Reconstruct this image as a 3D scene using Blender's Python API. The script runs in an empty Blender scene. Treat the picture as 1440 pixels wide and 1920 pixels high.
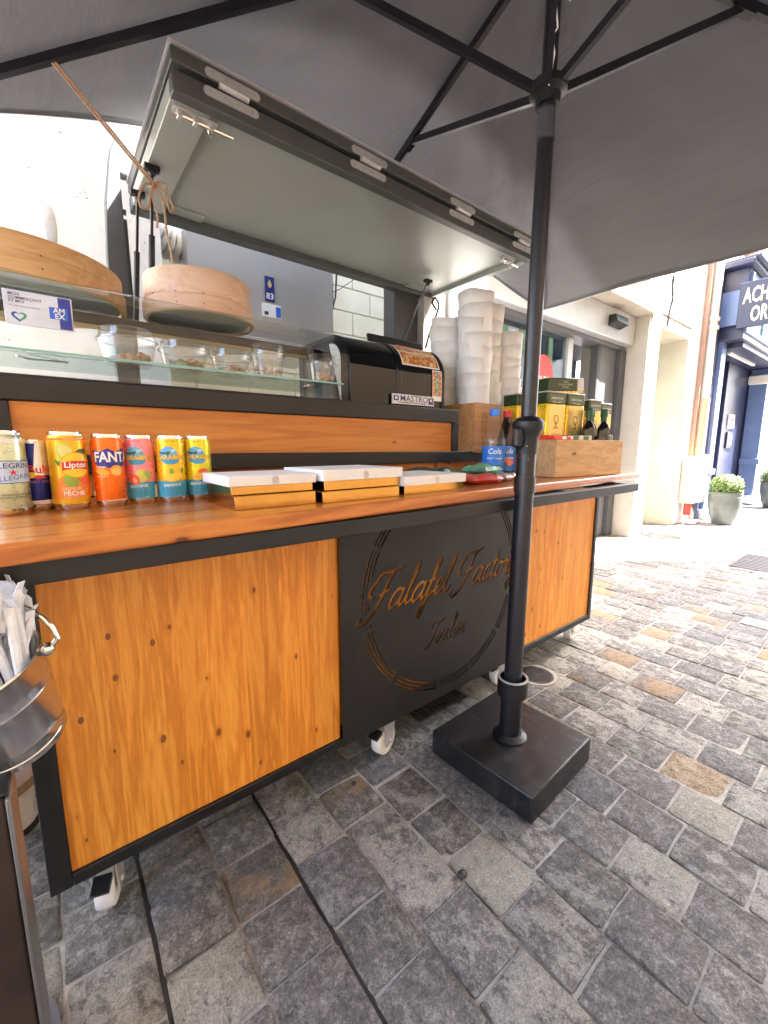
import bpy, bmesh, math, random
import numpy as np
from mathutils import Vector, Matrix
random.seed(7)
S = bpy.context.scene
COL = S.collection
R = math.radians
# ------------------------------------------------------------------ camera
cd = bpy.data.cameras.new('camera'); cam = bpy.data.objects.new('camera', cd); COL.objects.link(cam)
S.camera = cam
cd.sensor_fit = 'VERTICAL'; cd.sensor_height = 36.0; cd.sensor_width = 27.0
cd.lens = 785.0 / 1920.0 * 36.0
cd.clip_start = 0.02; cd.clip_end = 500
CAMZ = 1.0; PITCH = math.atan(122 / 785.0); HEAD = R(51.7)
fwd = Vector((math.cos(HEAD) * math.cos(PITCH), math.sin(HEAD) * math.cos(PITCH), -math.sin(PITCH)))
cam.location = (0, 0, CAMZ)
cam.rotation_euler = fwd.to_track_quat('-Z', 'Y').to_euler()
# ------------------------------------------------------------------ sky and sun
SUN = Vector((0.47, -0.34, 0.82)).normalized()          # towards the sun
W = bpy.data.worlds.new('World'); S.world = W; W.use_nodes = True
wn = W.node_tree.nodes; wl = W.node_tree.links; wn.clear()
sky = wn.new('ShaderNodeTexSky'); sky.sky_type = 'NISHITA'; sky.sun_disc = False
sky.sun_elevation = math.asin(SUN.z); sky.sun_rotation = math.atan2(SUN.x, SUN.y)
sky.air_density = 0.75; sky.dust_density = 4.0; sky.ozone_density = 0.2
bg = wn.new('ShaderNodeBackground'); bg.inputs[1].default_value = 0.15
wo = wn.new('ShaderNodeOutputWorld'); wl.new(sky.outputs[0], bg.inputs[0]); wl.new(bg.outputs[0], wo.inputs[0])
ld = bpy.data.lights.new('sun', 'SUN'); ld.energy = 5.0; ld.angle = R(0.5); ld.color = (1.0, 0.965, 0.915)
sun = bpy.data.objects.new('sun', ld); COL.objects.link(sun); sun.rotation_euler = SUN.to_track_quat('Z', 'Y').to_euler()
sun.location = (2, -6, 12)
S.view_settings.view_transform = 'Standard'; S.view_settings.look = 'None'
S.view_settings.exposure = 3.98; S.view_settings.gamma = 1.0
S.render.engine = 'CYCLES'
S.cycles.max_bounces = 10; S.cycles.diffuse_bounces = 6; S.cycles.transparent_max_bounces = 16
S.cycles.sample_clamp_indirect = 6.0
S.cycles.use_denoising = True

# ------------------------------------------------------------------ materials
MATS = {}
def nodes(name):
    m = bpy.data.materials.new(name); m.use_nodes = True
    nt = m.node_tree
    b = nt.nodes['Principled BSDF']
    return m, nt, b
def ramp(nt, fac, stops, interp='LINEAR'):
    r = nt.nodes.new('ShaderNodeValToRGB'); r.color_ramp.interpolation = interp
    el = r.color_ramp.elements
    while len(el) < len(stops): el.new(0.5)
    for e, (p, c) in zip(el, stops):
        e.position = p; e.color = (c[0], c[1], c[2], 1) if not isinstance(c, (int, float)) else (c, c, c, 1)
    nt.links.new(fac, r.inputs[0]); return r.outputs[0]
def coords(nt, scale=(1, 1, 1), kind='pos', rnd=False):
    if kind == 'pos':
        g = nt.nodes.new('ShaderNodeNewGeometry').outputs['Position']
    else:
        g = nt.nodes.new('ShaderNodeTexCoord').outputs['Object']
    if rnd:
        oi = nt.nodes.new('ShaderNodeObjectInfo')
        v = nt.nodes.new('ShaderNodeVectorMath'); v.operation = 'MULTIPLY_ADD'
        cmb = nt.nodes.new('ShaderNodeCombineXYZ')
        for i in range(3): nt.links.new(oi.outputs['Random'], cmb.inputs[i])
        nt.links.new(cmb.outputs[0], v.inputs[0]); v.inputs[1].default_value = (13.7, 7.3, 19.1)
        nt.links.new(g, v.inputs[2]); g = v.outputs[0]
    mp = nt.nodes.new('ShaderNodeMapping'); mp.inputs['Scale'].default_value = scale
    nt.links.new(g, mp.inputs[0]); return mp.outputs[0]
def noise(nt, vec, scale, detail=4, rough=0.55, dist=0.0):
    n = nt.nodes.new('ShaderNodeTexNoise'); n.inputs['Scale'].default_value = scale
    n.inputs['Detail'].default_value = detail; n.inputs['Roughness'].default_value = rough
    n.inputs['Distortion'].default_value = dist
    nt.links.new(vec, n.inputs['Vector']); return n.outputs['Fac']
def math_(nt, op, a, b=None, c=None):
    n = nt.nodes.new('ShaderNodeMath'); n.operation = op
    for i, x in enumerate((a, b, c)):
        if x is None: continue
        if isinstance(x, (int, float)): n.inputs[i].default_value = x
        else: nt.links.new(x, n.inputs[i])
    return n.outputs[0]
def mix(nt, fac, a, b, mode='MIX'):
    n = nt.nodes.new('ShaderNodeMix'); n.data_type = 'RGBA'; n.blend_type = mode
    for idx, x in ((0, fac), (6, a), (7, b)):
        if isinstance(x, (int, float)): n.inputs[idx].default_value = x
        elif isinstance(x, (tuple, list)): n.inputs[idx].default_value = (*x[:3], 1)
        else: nt.links.new(x, n.inputs[idx])
    return n.outputs[2]
def bump(nt, b, h, strength, dist=0.01):
    n = nt.nodes.new('ShaderNodeBump'); n.inputs['Strength'].default_value = strength
    n.inputs['Distance'].default_value = dist
    nt.links.new(h, n.inputs['Height']); nt.links.new(n.outputs[0], b.inputs['Normal'])
def plain(name, col, rough=0.5, metal=0.0, var=0.12, vscale=18, bmp=0.05, spec=0.5, coat=0.0, kind='pos', rv=0.07):
    if name in MATS: return MATS[name]
    m, nt, b = nodes(name)
    b.inputs['Roughness'].default_value = rough; b.inputs['Metallic'].default_value = metal
    b.inputs['Specular IOR Level'].default_value = spec; b.inputs['Coat Weight'].default_value = coat
    v = coords(nt, kind=kind)
    f = noise(nt, v, vscale, 5, 0.6)
    lo = [max(0, c * (1 - var)) for c in col]; hi = [min(1, c * (1 + var)) for c in col]
    nt.links.new(ramp(nt, f, [(0.3, lo), (0.7, hi)]), b.inputs['Base Color'])
    f2 = noise(nt, v, vscale * 3.3, 3, 0.6)
    rr = ramp(nt, f2, [(0.2, max(0.02, rough * (1 - rv))), (0.85, min(1, rough * (1 + rv)))])
    nt.links.new(rr, b.inputs['Roughness'])
    if bmp: bump(nt, b, f2, bmp, 0.004)
    MATS[name] = m; return m
def wood(name, dark, mid, light, axis='Z', rough=0.35, ringscale=22, knots=0.5, rnd=True, coat=0.0, kind='pos', crack=0.0):
    m, nt, b = nodes(name)
    st = {'Z': (1, 1, 0.07), 'X': (0.07, 1, 1), 'Y': (1, 0.07, 1)}[axis]
    kst = {'Z': (1, 1, 0.62), 'X': (0.45, 0.9, 0.9), 'Y': (1, 0.55, 1)}[axis]
    v = coords(nt, st, kind, rnd)
    vk = coords(nt, kst, kind, rnd)
    # knots
    vo = nt.nodes.new('ShaderNodeTexVoronoi'); vo.inputs['Scale'].default_value = 14.0; vo.inputs['Randomness'].default_value = 1.0
    vo.voronoi_dimensions = '2D'
    sx_ = nt.nodes.new('ShaderNodeSeparateXYZ'); nt.links.new(vk, sx_.inputs[0]); cx_ = nt.nodes.new('ShaderNodeCombineXYZ')
    if axis == 'Z': nt.links.new(sx_.outputs[0], cx_.inputs[0]); nt.links.new(sx_.outputs[2], cx_.inputs[1])
    else: nt.links.new(sx_.outputs[0], cx_.inputs[0]); nt.links.new(math_(nt, 'ADD', sx_.outputs[1], sx_.outputs[2]), cx_.inputs[1])
    nt.links.new(cx_.outputs[0], vo.inputs['Vector'])
    d = math_(nt, 'ADD', vo.outputs['Distance'], math_(nt, 'MULTIPLY', math_(nt, 'SUBTRACT', noise(nt, vk, 60, 3), .5), .035))
    sel = nt.nodes.new('ShaderNodeSeparateColor'); nt.links.new(vo.outputs['Color'], sel.inputs[0])
    rad = math_(nt, 'MULTIPLY', math_(nt, 'MAXIMUM', math_(nt, 'SUBTRACT', sel.outputs[0], 1 - knots), 0.0), 0.08 / max(knots, .05))
    inside = math_(nt, 'SUBTRACT', rad, d)                    # >0 inside a knot
    halo = nt.nodes.new('ShaderNodeMapRange'); halo.inputs[1].default_value = -0.22; halo.inputs[2].default_value = 0.02
    nt.links.new(inside, halo.inputs[0])
    has = math_(nt, 'GREATER_THAN', rad, 0.004)
    haloF = math_(nt, 'MULTIPLY', halo.outputs[0], has)
    # grain
    big = noise(nt, v, 5.0, 4, 0.55)
    g1 = noise(nt, v, ringscale, 5, 0.62, 0.6)
    ph = math_(nt, 'ADD', math_(nt, 'MULTIPLY', g1, 1.0), math_(nt, 'MULTIPLY', math_(nt, 'POWER', haloF, 3.0), 0.10))
    wv = math_(nt, 'SINE', math_(nt, 'MULTIPLY', math_(nt, 'ADD', math_(nt, 'MULTIPLY', big, 1.6), ph), 26.0))
    wf = math_(nt, 'MULTIPLY_ADD', wv, 0.5, 0.5)
    fine = noise(nt, v, ringscale * 6, 5, 0.7)
    tot = math_(nt, 'ADD', math_(nt, 'MULTIPLY', wf, 0.26), math_(nt, 'ADD', math_(nt, 'MULTIPLY', fine, 0.46), math_(nt, 'MULTIPLY', big, 0.35)))
    c = ramp(nt, math_(nt, 'ADD', tot, 0.04), [(0.2, dark), (0.52, mid), (0.85, light)])
    oi = nt.nodes.new('ShaderNodeObjectInfo')
    c = mix(nt, 1.0, c, ramp(nt, oi.outputs['Random'], [(0, (0.92, 0.90, 0.88)), (0.5, (1.0, 1.0, 1.0)), (1, (1.04, 1.0, 0.96))]), 'MULTIPLY') if rnd else c
    kn = nt.nodes.new('ShaderNodeMapRange'); kn.inputs[1].default_value = -0.012; kn.inputs[2].default_value = 0.006
    nt.links.new(inside, kn.inputs[0])
    knf = math_(nt, 'MULTIPLY', kn.outputs[0], has)
    kd = tuple(x * 0.16 for x in dark)
    c = mix(nt, math_(nt, 'MULTIPLY', math_(nt, 'POWER', haloF, 4.0), 0.5), c, dark)
    c = mix(nt, math_(nt, 'MULTIPLY', knf, ramp(nt, fine, [(.35, .62), (.6, .9)])), c, (kd[0] + .05, kd[1] + .012, kd[2] + .003))
    if crack:
        vc = coords(nt, tuple(x if x < 1 else 1 for x in st), kind, rnd)
        cr = noise(nt, vc, 9, 2, 0.5, 0.3)
        ln = ramp(nt, math_(nt, 'ABSOLUTE', math_(nt, 'SUBTRACT', cr, 0.5)), [(0.0, 1.0), (0.012, 0.0)])
        msk = ramp(nt, noise(nt, coords(nt), 2.3, 2), [(0.55, 0.0), (0.62, 1.0)])
        c = mix(nt, math_(nt, 'MULTIPLY', math_(nt, 'MULTIPLY', ln, msk), crack), c, tuple(x * .12 for x in dark))
    nt.links.new(c, b.inputs['Base Color'])
    nt.links.new(ramp(nt, fine, [(0.2, rough * 0.8), (0.8, min(1, rough * 1.3))]), b.inputs['Roughness'])
    b.inputs['Coat Weight'].default_value = coat; b.inputs['Coat Roughness'].default_value = 0.12
    bump(nt, b, tot, 0.12, 0.002)
    MATS[name] = m; return m
def glassy(name, tint=(0.97, 0.985, 0.98), ior=1.5, rough=0.0):
    m = bpy.data.materials.new(name); m.use_nodes = True; nt = m.node_tree; nt.nodes.clear()
    t = nt.nodes.new('ShaderNodeBsdfTransparent'); t.inputs[0].default_value = (*tint, 1)
    g = nt.nodes.new('ShaderNodeBsdfGlossy'); g.inputs['Roughness'].default_value = rough
    ge = nt.nodes.new('ShaderNodeNewGeometry'); dt = nt.nodes.new('ShaderNodeVectorMath'); dt.operation = 'DOT_PRODUCT'
    nt.links.new(ge.outputs['Incoming'], dt.inputs[0]); nt.links.new(ge.outputs['Normal'], dt.inputs[1])
    f0 = ((ior - 1) / (ior + 1)) ** 2
    fr = math_(nt, 'MULTIPLY_ADD', math_(nt, 'POWER', math_(nt, 'SUBTRACT', 1.0, math_(nt, 'ABSOLUTE', dt.outputs['Value'])), 5.0), 1 - f0, f0)
    mx = nt.nodes.new('ShaderNodeMixShader'); o = nt.nodes.new('ShaderNodeOutputMaterial')
    nt.links.new(fr, mx.inputs[0]); nt.links.new(t.outputs[0], mx.inputs[1]); nt.links.new(g.outputs[0], mx.inputs[2])
    nt.links.new(mx.outputs[0], o.inputs[0]); MATS[name] = m; return m

M_BLACK = plain('black_painted_steel', (0.0095, 0.0095, 0.0105), 0.46, 0.0, 0.3, 9, 0.08)
M_BLACK2 = plain('black_sign_sheet', (0.0125, 0.012, 0.0125), 0.5, 0.0, 0.45, 4, 0.05)
M_POLE = plain('anthracite_pole', (0.011, 0.011, 0.0145), 0.33, 0.0, 0.2, 12, 0.03)
M_PLASTB = plain('black_plastic', (0.0075, 0.0075, 0.009), 0.42, 0, 0.25, 14, 0.05)
def scuffed(name, col):
    m, nt, b = nodes(name); v = coords(nt)
    a = noise(nt, v, 7, 5, .6, .5); f = noise(nt, coords(nt, (1, .25, 1)), 60, 4, .7); g = noise(nt, v, 22, 6, .75)
    c = mix(nt, math_(nt, 'MULTIPLY', ramp(nt, a, [(.45, 0.0), (.68, 1.0)]), ramp(nt, f, [(.45, 0.0), (.7, .75)])), col, (.10, .095, .10))
    c = mix(nt, ramp(nt, g, [(.58, 0.0), (.70, .40)]), c, (.11, .105, .10))
    nt.links.new(c, b.inputs['Base Color']); nt.links.new(ramp(nt, g, [(.3, .30), (.7, .52)]), b.inputs['Roughness']); bump(nt, b, f, .05, .002); return m
M_BASE = scuffed('scuffed_base', (.0075, .0072, .009))
M_GLOSSB = plain('gloss_black_housing', (0.004, 0.004, 0.005), 0.06, 0, 0.2, 6, 0.0, spec=0.4)
M_DARKGREY = plain('kiosk_dark_grey', (0.06, 0.062, 0.064), 0.5, 0, 0.12, 5, 0.03)
M_HATCH = plain('hatch_sage_grey', (0.325, 0.345, 0.315), 0.34, 0.15, 0.09, 2.2, 0.015, rv=0.16)
M_HATCHD = plain('hatch_edge_grey', (0.075, 0.078, 0.076), 0.42, 0.1, 0.08, 8, 0.0)
M_STEEL = plain('brushed_steel', (0.60, 0.60, 0.59), 0.38, 0.6, 0.1, 20, 0.03)
M_HOOD = plain('stainless_hood', (0.56, 0.55, 0.53), 0.40, 0.55, 0.06, 2, 0.0)
M_BUCK = plain('bucket_steel', (0.58, 0.58, 0.59), 0.2, 0.95, 0.06, 6, 0.0, rv=0.0)
M_CHROME = plain('polished_steel', (0.78, 0.77, 0.75), 0.12, 1.0, 0.05, 8, 0.03)
M_WHITEP = plain('white_paper', (0.80, 0.79, 0.77), 0.75, 0, 0.04, 30, 0.12)
M_WHITECARD = plain('white_card', (0.72, 0.71, 0.69), 0.5, 0, 0.03, 30, 0.03)
M_WHITEPL = plain('white_plastic', (0.72, 0.70, 0.66), 0.45, 0, 0.12, 25, 0.05)
M_RUBBER = plain('dark_rubber', (0.02, 0.02, 0.02), 0.7)
M_GLASS = glassy('clear_glass')
M_GLASSG = glassy('green_tinted_glass', (0.80, 0.93, 0.90))
M_GLASSE = plain('green_glass_edge', (0.22, 0.48, 0.42), 0.12, 0, 0.1, 20, 0)
M_CLEARP = glassy('clear_plastic', (0.96, 0.96, 0.96), 2.3, 0.05)
M_GOLD = plain('gold_foil_card', (0.66, 0.37, 0.10), 0.17, 1.0, 0.12, 9, 0.04)
M_ROPE = plain('hemp_rope', (0.42, 0.27, 0.17), 0.8, 0, 0.25, 160, 0.4)
WD = dict(dark=(0.44, 0.135, 0.014), mid=(0.66, 0.245, 0.024), light=(0.84, 0.40, 0.065))
M_PINE = wood('stained_pine_board', **WD, axis='Z', rough=0.42, ringscale=30, knots=0.45)
M_PINEX = wood('stained_pine_rail', (0.28, 0.08, 0.012), (0.52, 0.185, 0.028), (0.66, 0.27, 0.05), axis='X', rough=0.4, ringscale=12, knots=0.10, crack=0.7)
M_COUNT = wood('varnished_counter_plank', (0.22, 0.055, 0.010), (0.45, 0.135, 0.020), (0.62, 0.23, 0.040), axis='X', rough=0.30, ringscale=12, knots=0.12, coat=0.20, crack=0.9)
M_CRATE = wood('crate_pine', (0.36, 0.19, 0.075), (0.54, 0.33, 0.145), (0.62, 0.41, 0.21), axis='X', rough=0.55, ringscale=14, knots=0.25)
M_CRATE2 = wood('crate_warm_pine', (0.34, 0.14, 0.045), (0.52, 0.25, 0.085), (0.60, 0.33, 0.13), axis='X', rough=0.5, ringscale=14, knots=0.25)
M_SIEVE = wood('bent_beech', (0.46, 0.25, 0.10), (0.60, 0.36, 0.16), (0.68, 0.45, 0.23), axis='X', rough=0.45, ringscale=20, knots=0.0)
M_SIEVE2 = wood('pale_bent_beech', (0.52, 0.32, 0.20), (0.64, 0.42, 0.28), (0.70, 0.50, 0.36), axis='X', rough=0.45, ringscale=20, knots=0.0)

def canopy_mat():
    m, nt, b = nodes('charcoal_canopy_cloth')
    v = coords(nt)
    f = noise(nt, v, 2.2, 3); sp = noise(nt, v, 420, 2, 0.7)
    c = ramp(nt, f, [(0.3, (0.146, 0.150, 0.153)), (0.7, (0.190, 0.195, 0.198))])
    c = mix(nt, ramp(nt, sp, [(0.58, 0.0), (0.72, 0.55)]), c, (0.34, 0.325, 0.335))
    nt.links.new(c, b.inputs['Base Color']); b.inputs['Roughness'].default_value = 0.62
    bump(nt, b, math_(nt, 'ADD', math_(nt, 'MULTIPLY', noise(nt, coords(nt, (1, .35, 1)), 9, 4, .5, .6), 3.0), math_(nt, 'MULTIPLY', sp, 0.25)), 0.6, 0.014)
    tr = nt.nodes.new('ShaderNodeBsdfTranslucent'); tr.inputs[0].default_value = (0.13, 0.125, 0.13, 1)
    mx = nt.nodes.new('ShaderNodeMixShader'); mx.inputs[0].default_value = 0.5
    o = nt.nodes['Material Output']
    nt.links.new(b.outputs[0], mx.inputs[1]); nt.links.new(tr.outputs[0], mx.inputs[2]); nt.links.new(mx.outputs[0], o.inputs[0])
    return m
M_CANOPY = canopy_mat()

def stone_mat(name, base, dark, crust, amount, tint=None):
    m, nt, b = nodes(name)
    v = coords(nt, rnd=True)
    oi = nt.nodes.new('ShaderNodeObjectInfo'); gi = nt.nodes.new('ShaderNodeNewGeometry')
    rv = math_(nt, 'FRACT', math_(nt, 'ADD', oi.outputs['Random'], gi.outputs['Random Per Island']))
    big = noise(nt, v, 11, 4, 0.6); mid = noise(nt, v, 42, 8, 0.78); fine = noise(nt, v, 130, 5, 0.8)
    crn = noise(nt, coords(nt, (1.0, .7, 1.0), rnd=True), 24, 9, 0.72, 0.25)
    t = math_(nt, 'ADD', math_(nt, 'MULTIPLY', mid, .6), math_(nt, 'MULTIPLY', fine, .4))
    c = ramp(nt, t, [(0.38, tuple(x * .40 for x in dark)), (0.46, dark), (0.53, base), (0.60, crust)])
    c = mix(nt, ramp(nt, big, [(0.35, 0.35), (0.6, 0.0)]), c, dark)
    # pale worn crust with ragged holes
    th = math_(nt, 'MULTIPLY_ADD', rv, 0.14, amount - 0.07)
    k = math_(nt, 'SUBTRACT', th, math_(nt, 'ADD', math_(nt, 'MULTIPLY', crn, 0.75), math_(nt, 'MULTIPLY', fine, 0.25)))
    kk = ramp(nt, math_(nt, 'ADD', k, 0.5), [(0.488, 0.0), (0.515, 1.0)])
    c2 = ramp(nt, t, [(0.38, tuple(x * .62 for x in crust)), (0.5, tuple(x * .88 for x in crust)), (0.62, tuple(x * 1.08 for x in crust))])
    c = mix(nt, math_(nt, 'MULTIPLY', kk, 0.85), c, c2)
    grit = noise(nt, v, 270, 3, 0.7)
    c = mix(nt, 1.0, c, ramp(nt, grit, [(0.34, (0.62, 0.62, 0.62)), (0.5, (1.0, 1.0, 1.0)), (0.66, (1.30, 1.29, 1.27))]), 'MULTIPLY')
    if tint:
        tt = ramp(nt, noise(nt, v, 6, 4, .6), [(0.44, 0.0), (0.56, 0.75)])
        c = mix(nt, math_(nt, 'MULTIPLY', tt, ramp(nt, mid, [(.3, .5), (.6, 1.0)])), c, tint)
    c = mix(nt, 1.0, c, ramp(nt, rv, [(0, (0.86, 0.86, 0.87)), (1, (1.10, 1.09, 1.06))]), 'MULTIPLY')
    nt.links.new(c, b.inputs['Base Color']); nt.links.new(ramp(nt, fine, [(.3, .5), (.7, .8)]), b.inputs['Roughness'])
    b.inputs['Specular IOR Level'].default_value = 0.4
    h = math_(nt, 'ADD', math_(nt, 'MULTIPLY', kk, 0.30), math_(nt, 'ADD', math_(nt, 'MULTIPLY', mid, 1.1), math_(nt, 'MULTIPLY', fine, 0.5)))
    bump(nt, b, h, 1.0, 0.016)
    MATS[name] = m; return m
ST = [stone_mat('stone_dark_slate', (0.25, 0.240, 0.236), (0.150, 0.143, 0.142), (0.46, 0.445, 0.43), 0.455),
      stone_mat('stone_grey', (0.265, 0.255, 0.249), (0.155, 0.148, 0.145), (0.47, 0.455, 0.435), 0.485),
      stone_mat('stone_flaked_grey', (0.225, 0.216, 0.210), (0.130, 0.124, 0.121), (0.44, 0.43, 0.405), 0.50),
      stone_mat('stone_pale_crust', (0.23, 0.221, 0.211), (0.130, 0.124, 0.119), (0.44, 0.425, 0.380), 0.53),
      stone_mat('stone_ochre', (0.40, 0.275, 0.15), (0.26, 0.18, 0.105), (0.46, 0.38, 0.28), 0.46),
      stone_mat('stone_half_ochre', (0.225, 0.214, 0.208), (0.130, 0.123, 0.120), (0.40, 0.385, 0.37), 0.44, (0.42, 0.28, 0.145)),
      stone_mat('stone_blue_grey', (0.215, 0.216, 0.228), (0.130, 0.131, 0.140), (0.37, 0.37, 0.38), 0.43)]
def ground_mat():
    m, nt, b = nodes('mortar_and_ground')
    v = coords(nt); f = noise(nt, v, 60, 6, 0.65); g = noise(nt, v, 1.7, 3)
    c = ramp(nt, f, [(0.25, (0.20, 0.192, 0.182)), (0.7, (0.40, 0.385, 0.365))])
    c = mix(nt, ramp(nt, g, [(0.45, 0.0), (0.62, 0.45)]), c, (0.09, 0.085, 0.08))
    nt.links.new(c, b.inputs['Base Color']); b.inputs['Roughness'].default_value = 0.85
    bump(nt, b, f, 0.5, 0.006); return m
M_GROUND = ground_mat()
def plaster(name, col, rough_amt=0.6, stain=(0.5, 0.45, 0.4), scale=9):
    m, nt, b = nodes(name)
    v = coords(nt); f = noise(nt, v, scale, 8, 0.6); p = noise(nt, coords(nt, (1.0, 1.0, 2.6)), 14, 6, 0.7, 0.8); st = noise(nt, coords(nt, (1, 1, .35)), 2.2, 5)
    c = ramp(nt, f, [(0.3, tuple(x * .86 for x in col)), (0.7, col)])
    c = mix(nt, ramp(nt, st, [(0.5, 0.0), (0.72, 0.45)]), c, stain)
    pit = ramp(nt, p, [(0.29, 1.0), (0.34, 0.0)])
    c = mix(nt, math_(nt, 'MULTIPLY', pit, 0.75 * rough_amt), c, tuple(x * .35 for x in stain))
    nt.links.new(c, b.inputs['Base Color']); b.inputs['Roughness'].default_value = 0.9
    h = math_(nt, 'SUBTRACT', math_(nt, 'MULTIPLY', f, 0.6), math_(nt, 'MULTIPLY', pit, 1.0))
    bump(nt, b, h, rough_amt, 0.02); MATS[name] = m; return m
M_PLASTER = plaster('rough_white_plaster', (0.74, 0.71, 0.66), 0.9, (0.52, 0.46, 0.42))
M_FACADE = plaster('cream_facade', (0.73, 0.72, 0.70), 0.4, (0.56, 0.53, 0.49))
M_BEIGE = plaster('beige_stone_reveal', (0.50, 0.45, 0.375), 0.5, (0.36, 0.31, 0.25), 6)
M_STONEW = plaster('grey_rough_stone', (0.42, 0.40, 0.37), 0.9, (0.25, 0.23, 0.21), 12)
M_BLOCK = plain('cream_painted_block', (0.80, 0.76, 0.62), 0.6, 0, 0.05, 6, 0.1)
M_OCHREB = plaster('ochre_facade', (0.55, 0.40, 0.26), 0.3, (0.42, 0.30, 0.2))
M_BLUE = plain('navy_shop_paint', (0.022, 0.026, 0.065), 0.38, 0, 0.12, 6, 0.03)
M_BLUEL = plain('light_blue_trim', (0.10, 0.15, 0.29), 0.35, 0, 0.1, 6, 0.03)
M_GREEN = plain('pale_green_paint', (0.20, 0.33, 0.12), 0.45, 0, 0.1, 8, 0.04)
M_DOORG = plain('grey_door_panel', (0.11, 0.112, 0.12), 0.4, 0, 0.08, 4, 0.02)
M_ALU = plain('silver_aluminium', (0.52, 0.52, 0.53), 0.38, 0.4, 0.06, 7, 0.02)
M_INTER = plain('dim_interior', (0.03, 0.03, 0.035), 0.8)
M_TERRA = plain('terracotta_pipe', (0.36, 0.21, 0.15), 0.6, 0, 0.12, 9, 0.05)
M_CREAMP = plain('cream_pipe', (0.62, 0.54, 0.46), 0.55, 0, 0.1, 9, 0.05)
M_IRON = plain('cast_iron', (0.07, 0.062, 0.062), 0.55, 0.5, 0.3, 40, 0.3)
M_POT = plain('grey_glazed_pot', (0.11, 0.125, 0.12), 0.35, 0, 0.2, 9, 0.06)
M_SHADOWDIRT = plain('joint_shade_dirt', (0.018, 0.017, 0.016), 0.9)
def C(name, col, rough=0.4, metal=0.0, coat=0.0): return plain(name, col, rough, metal, 0.03, 20, 0.0, coat=coat, rv=0.0)
RED = C('red_print', (0.62, 0.03, 0.02)); WHITE = C('white_print', (0.85, 0.85, 0.83)); NAVY = C('navy_print', (0.02, 0.035, 0.17))
ORANGE = C('orange_print', (0.85, 0.20, 0.015)); YEL = C('yellow_print', (0.90, 0.56, 0.02)); INK = C('dark_ink', (0.03, 0.03, 0.035))
GRN = C('leaf_green_print', (0.07, 0.26, 0.04)); LIME = C('lime_print', (0.55, 0.62, 0.08)); PINK = C('pink_print', (0.86, 0.30, 0.33))
SKYB = C('sky_blue_print', (0.10, 0.42, 0.70)); TEAL = C('teal_print', (0.06, 0.36, 0.52)); CORAL = C('coral_print', (0.86, 0.16, 0.09))
BROWNP = C('brown_print', (0.30, 0.12, 0.03)); BLUEP = C('blue_print', (0.03, 0.14, 0.62)); DKG = C('dark_green_print', (0.035, 0.075, 0.025))

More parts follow.
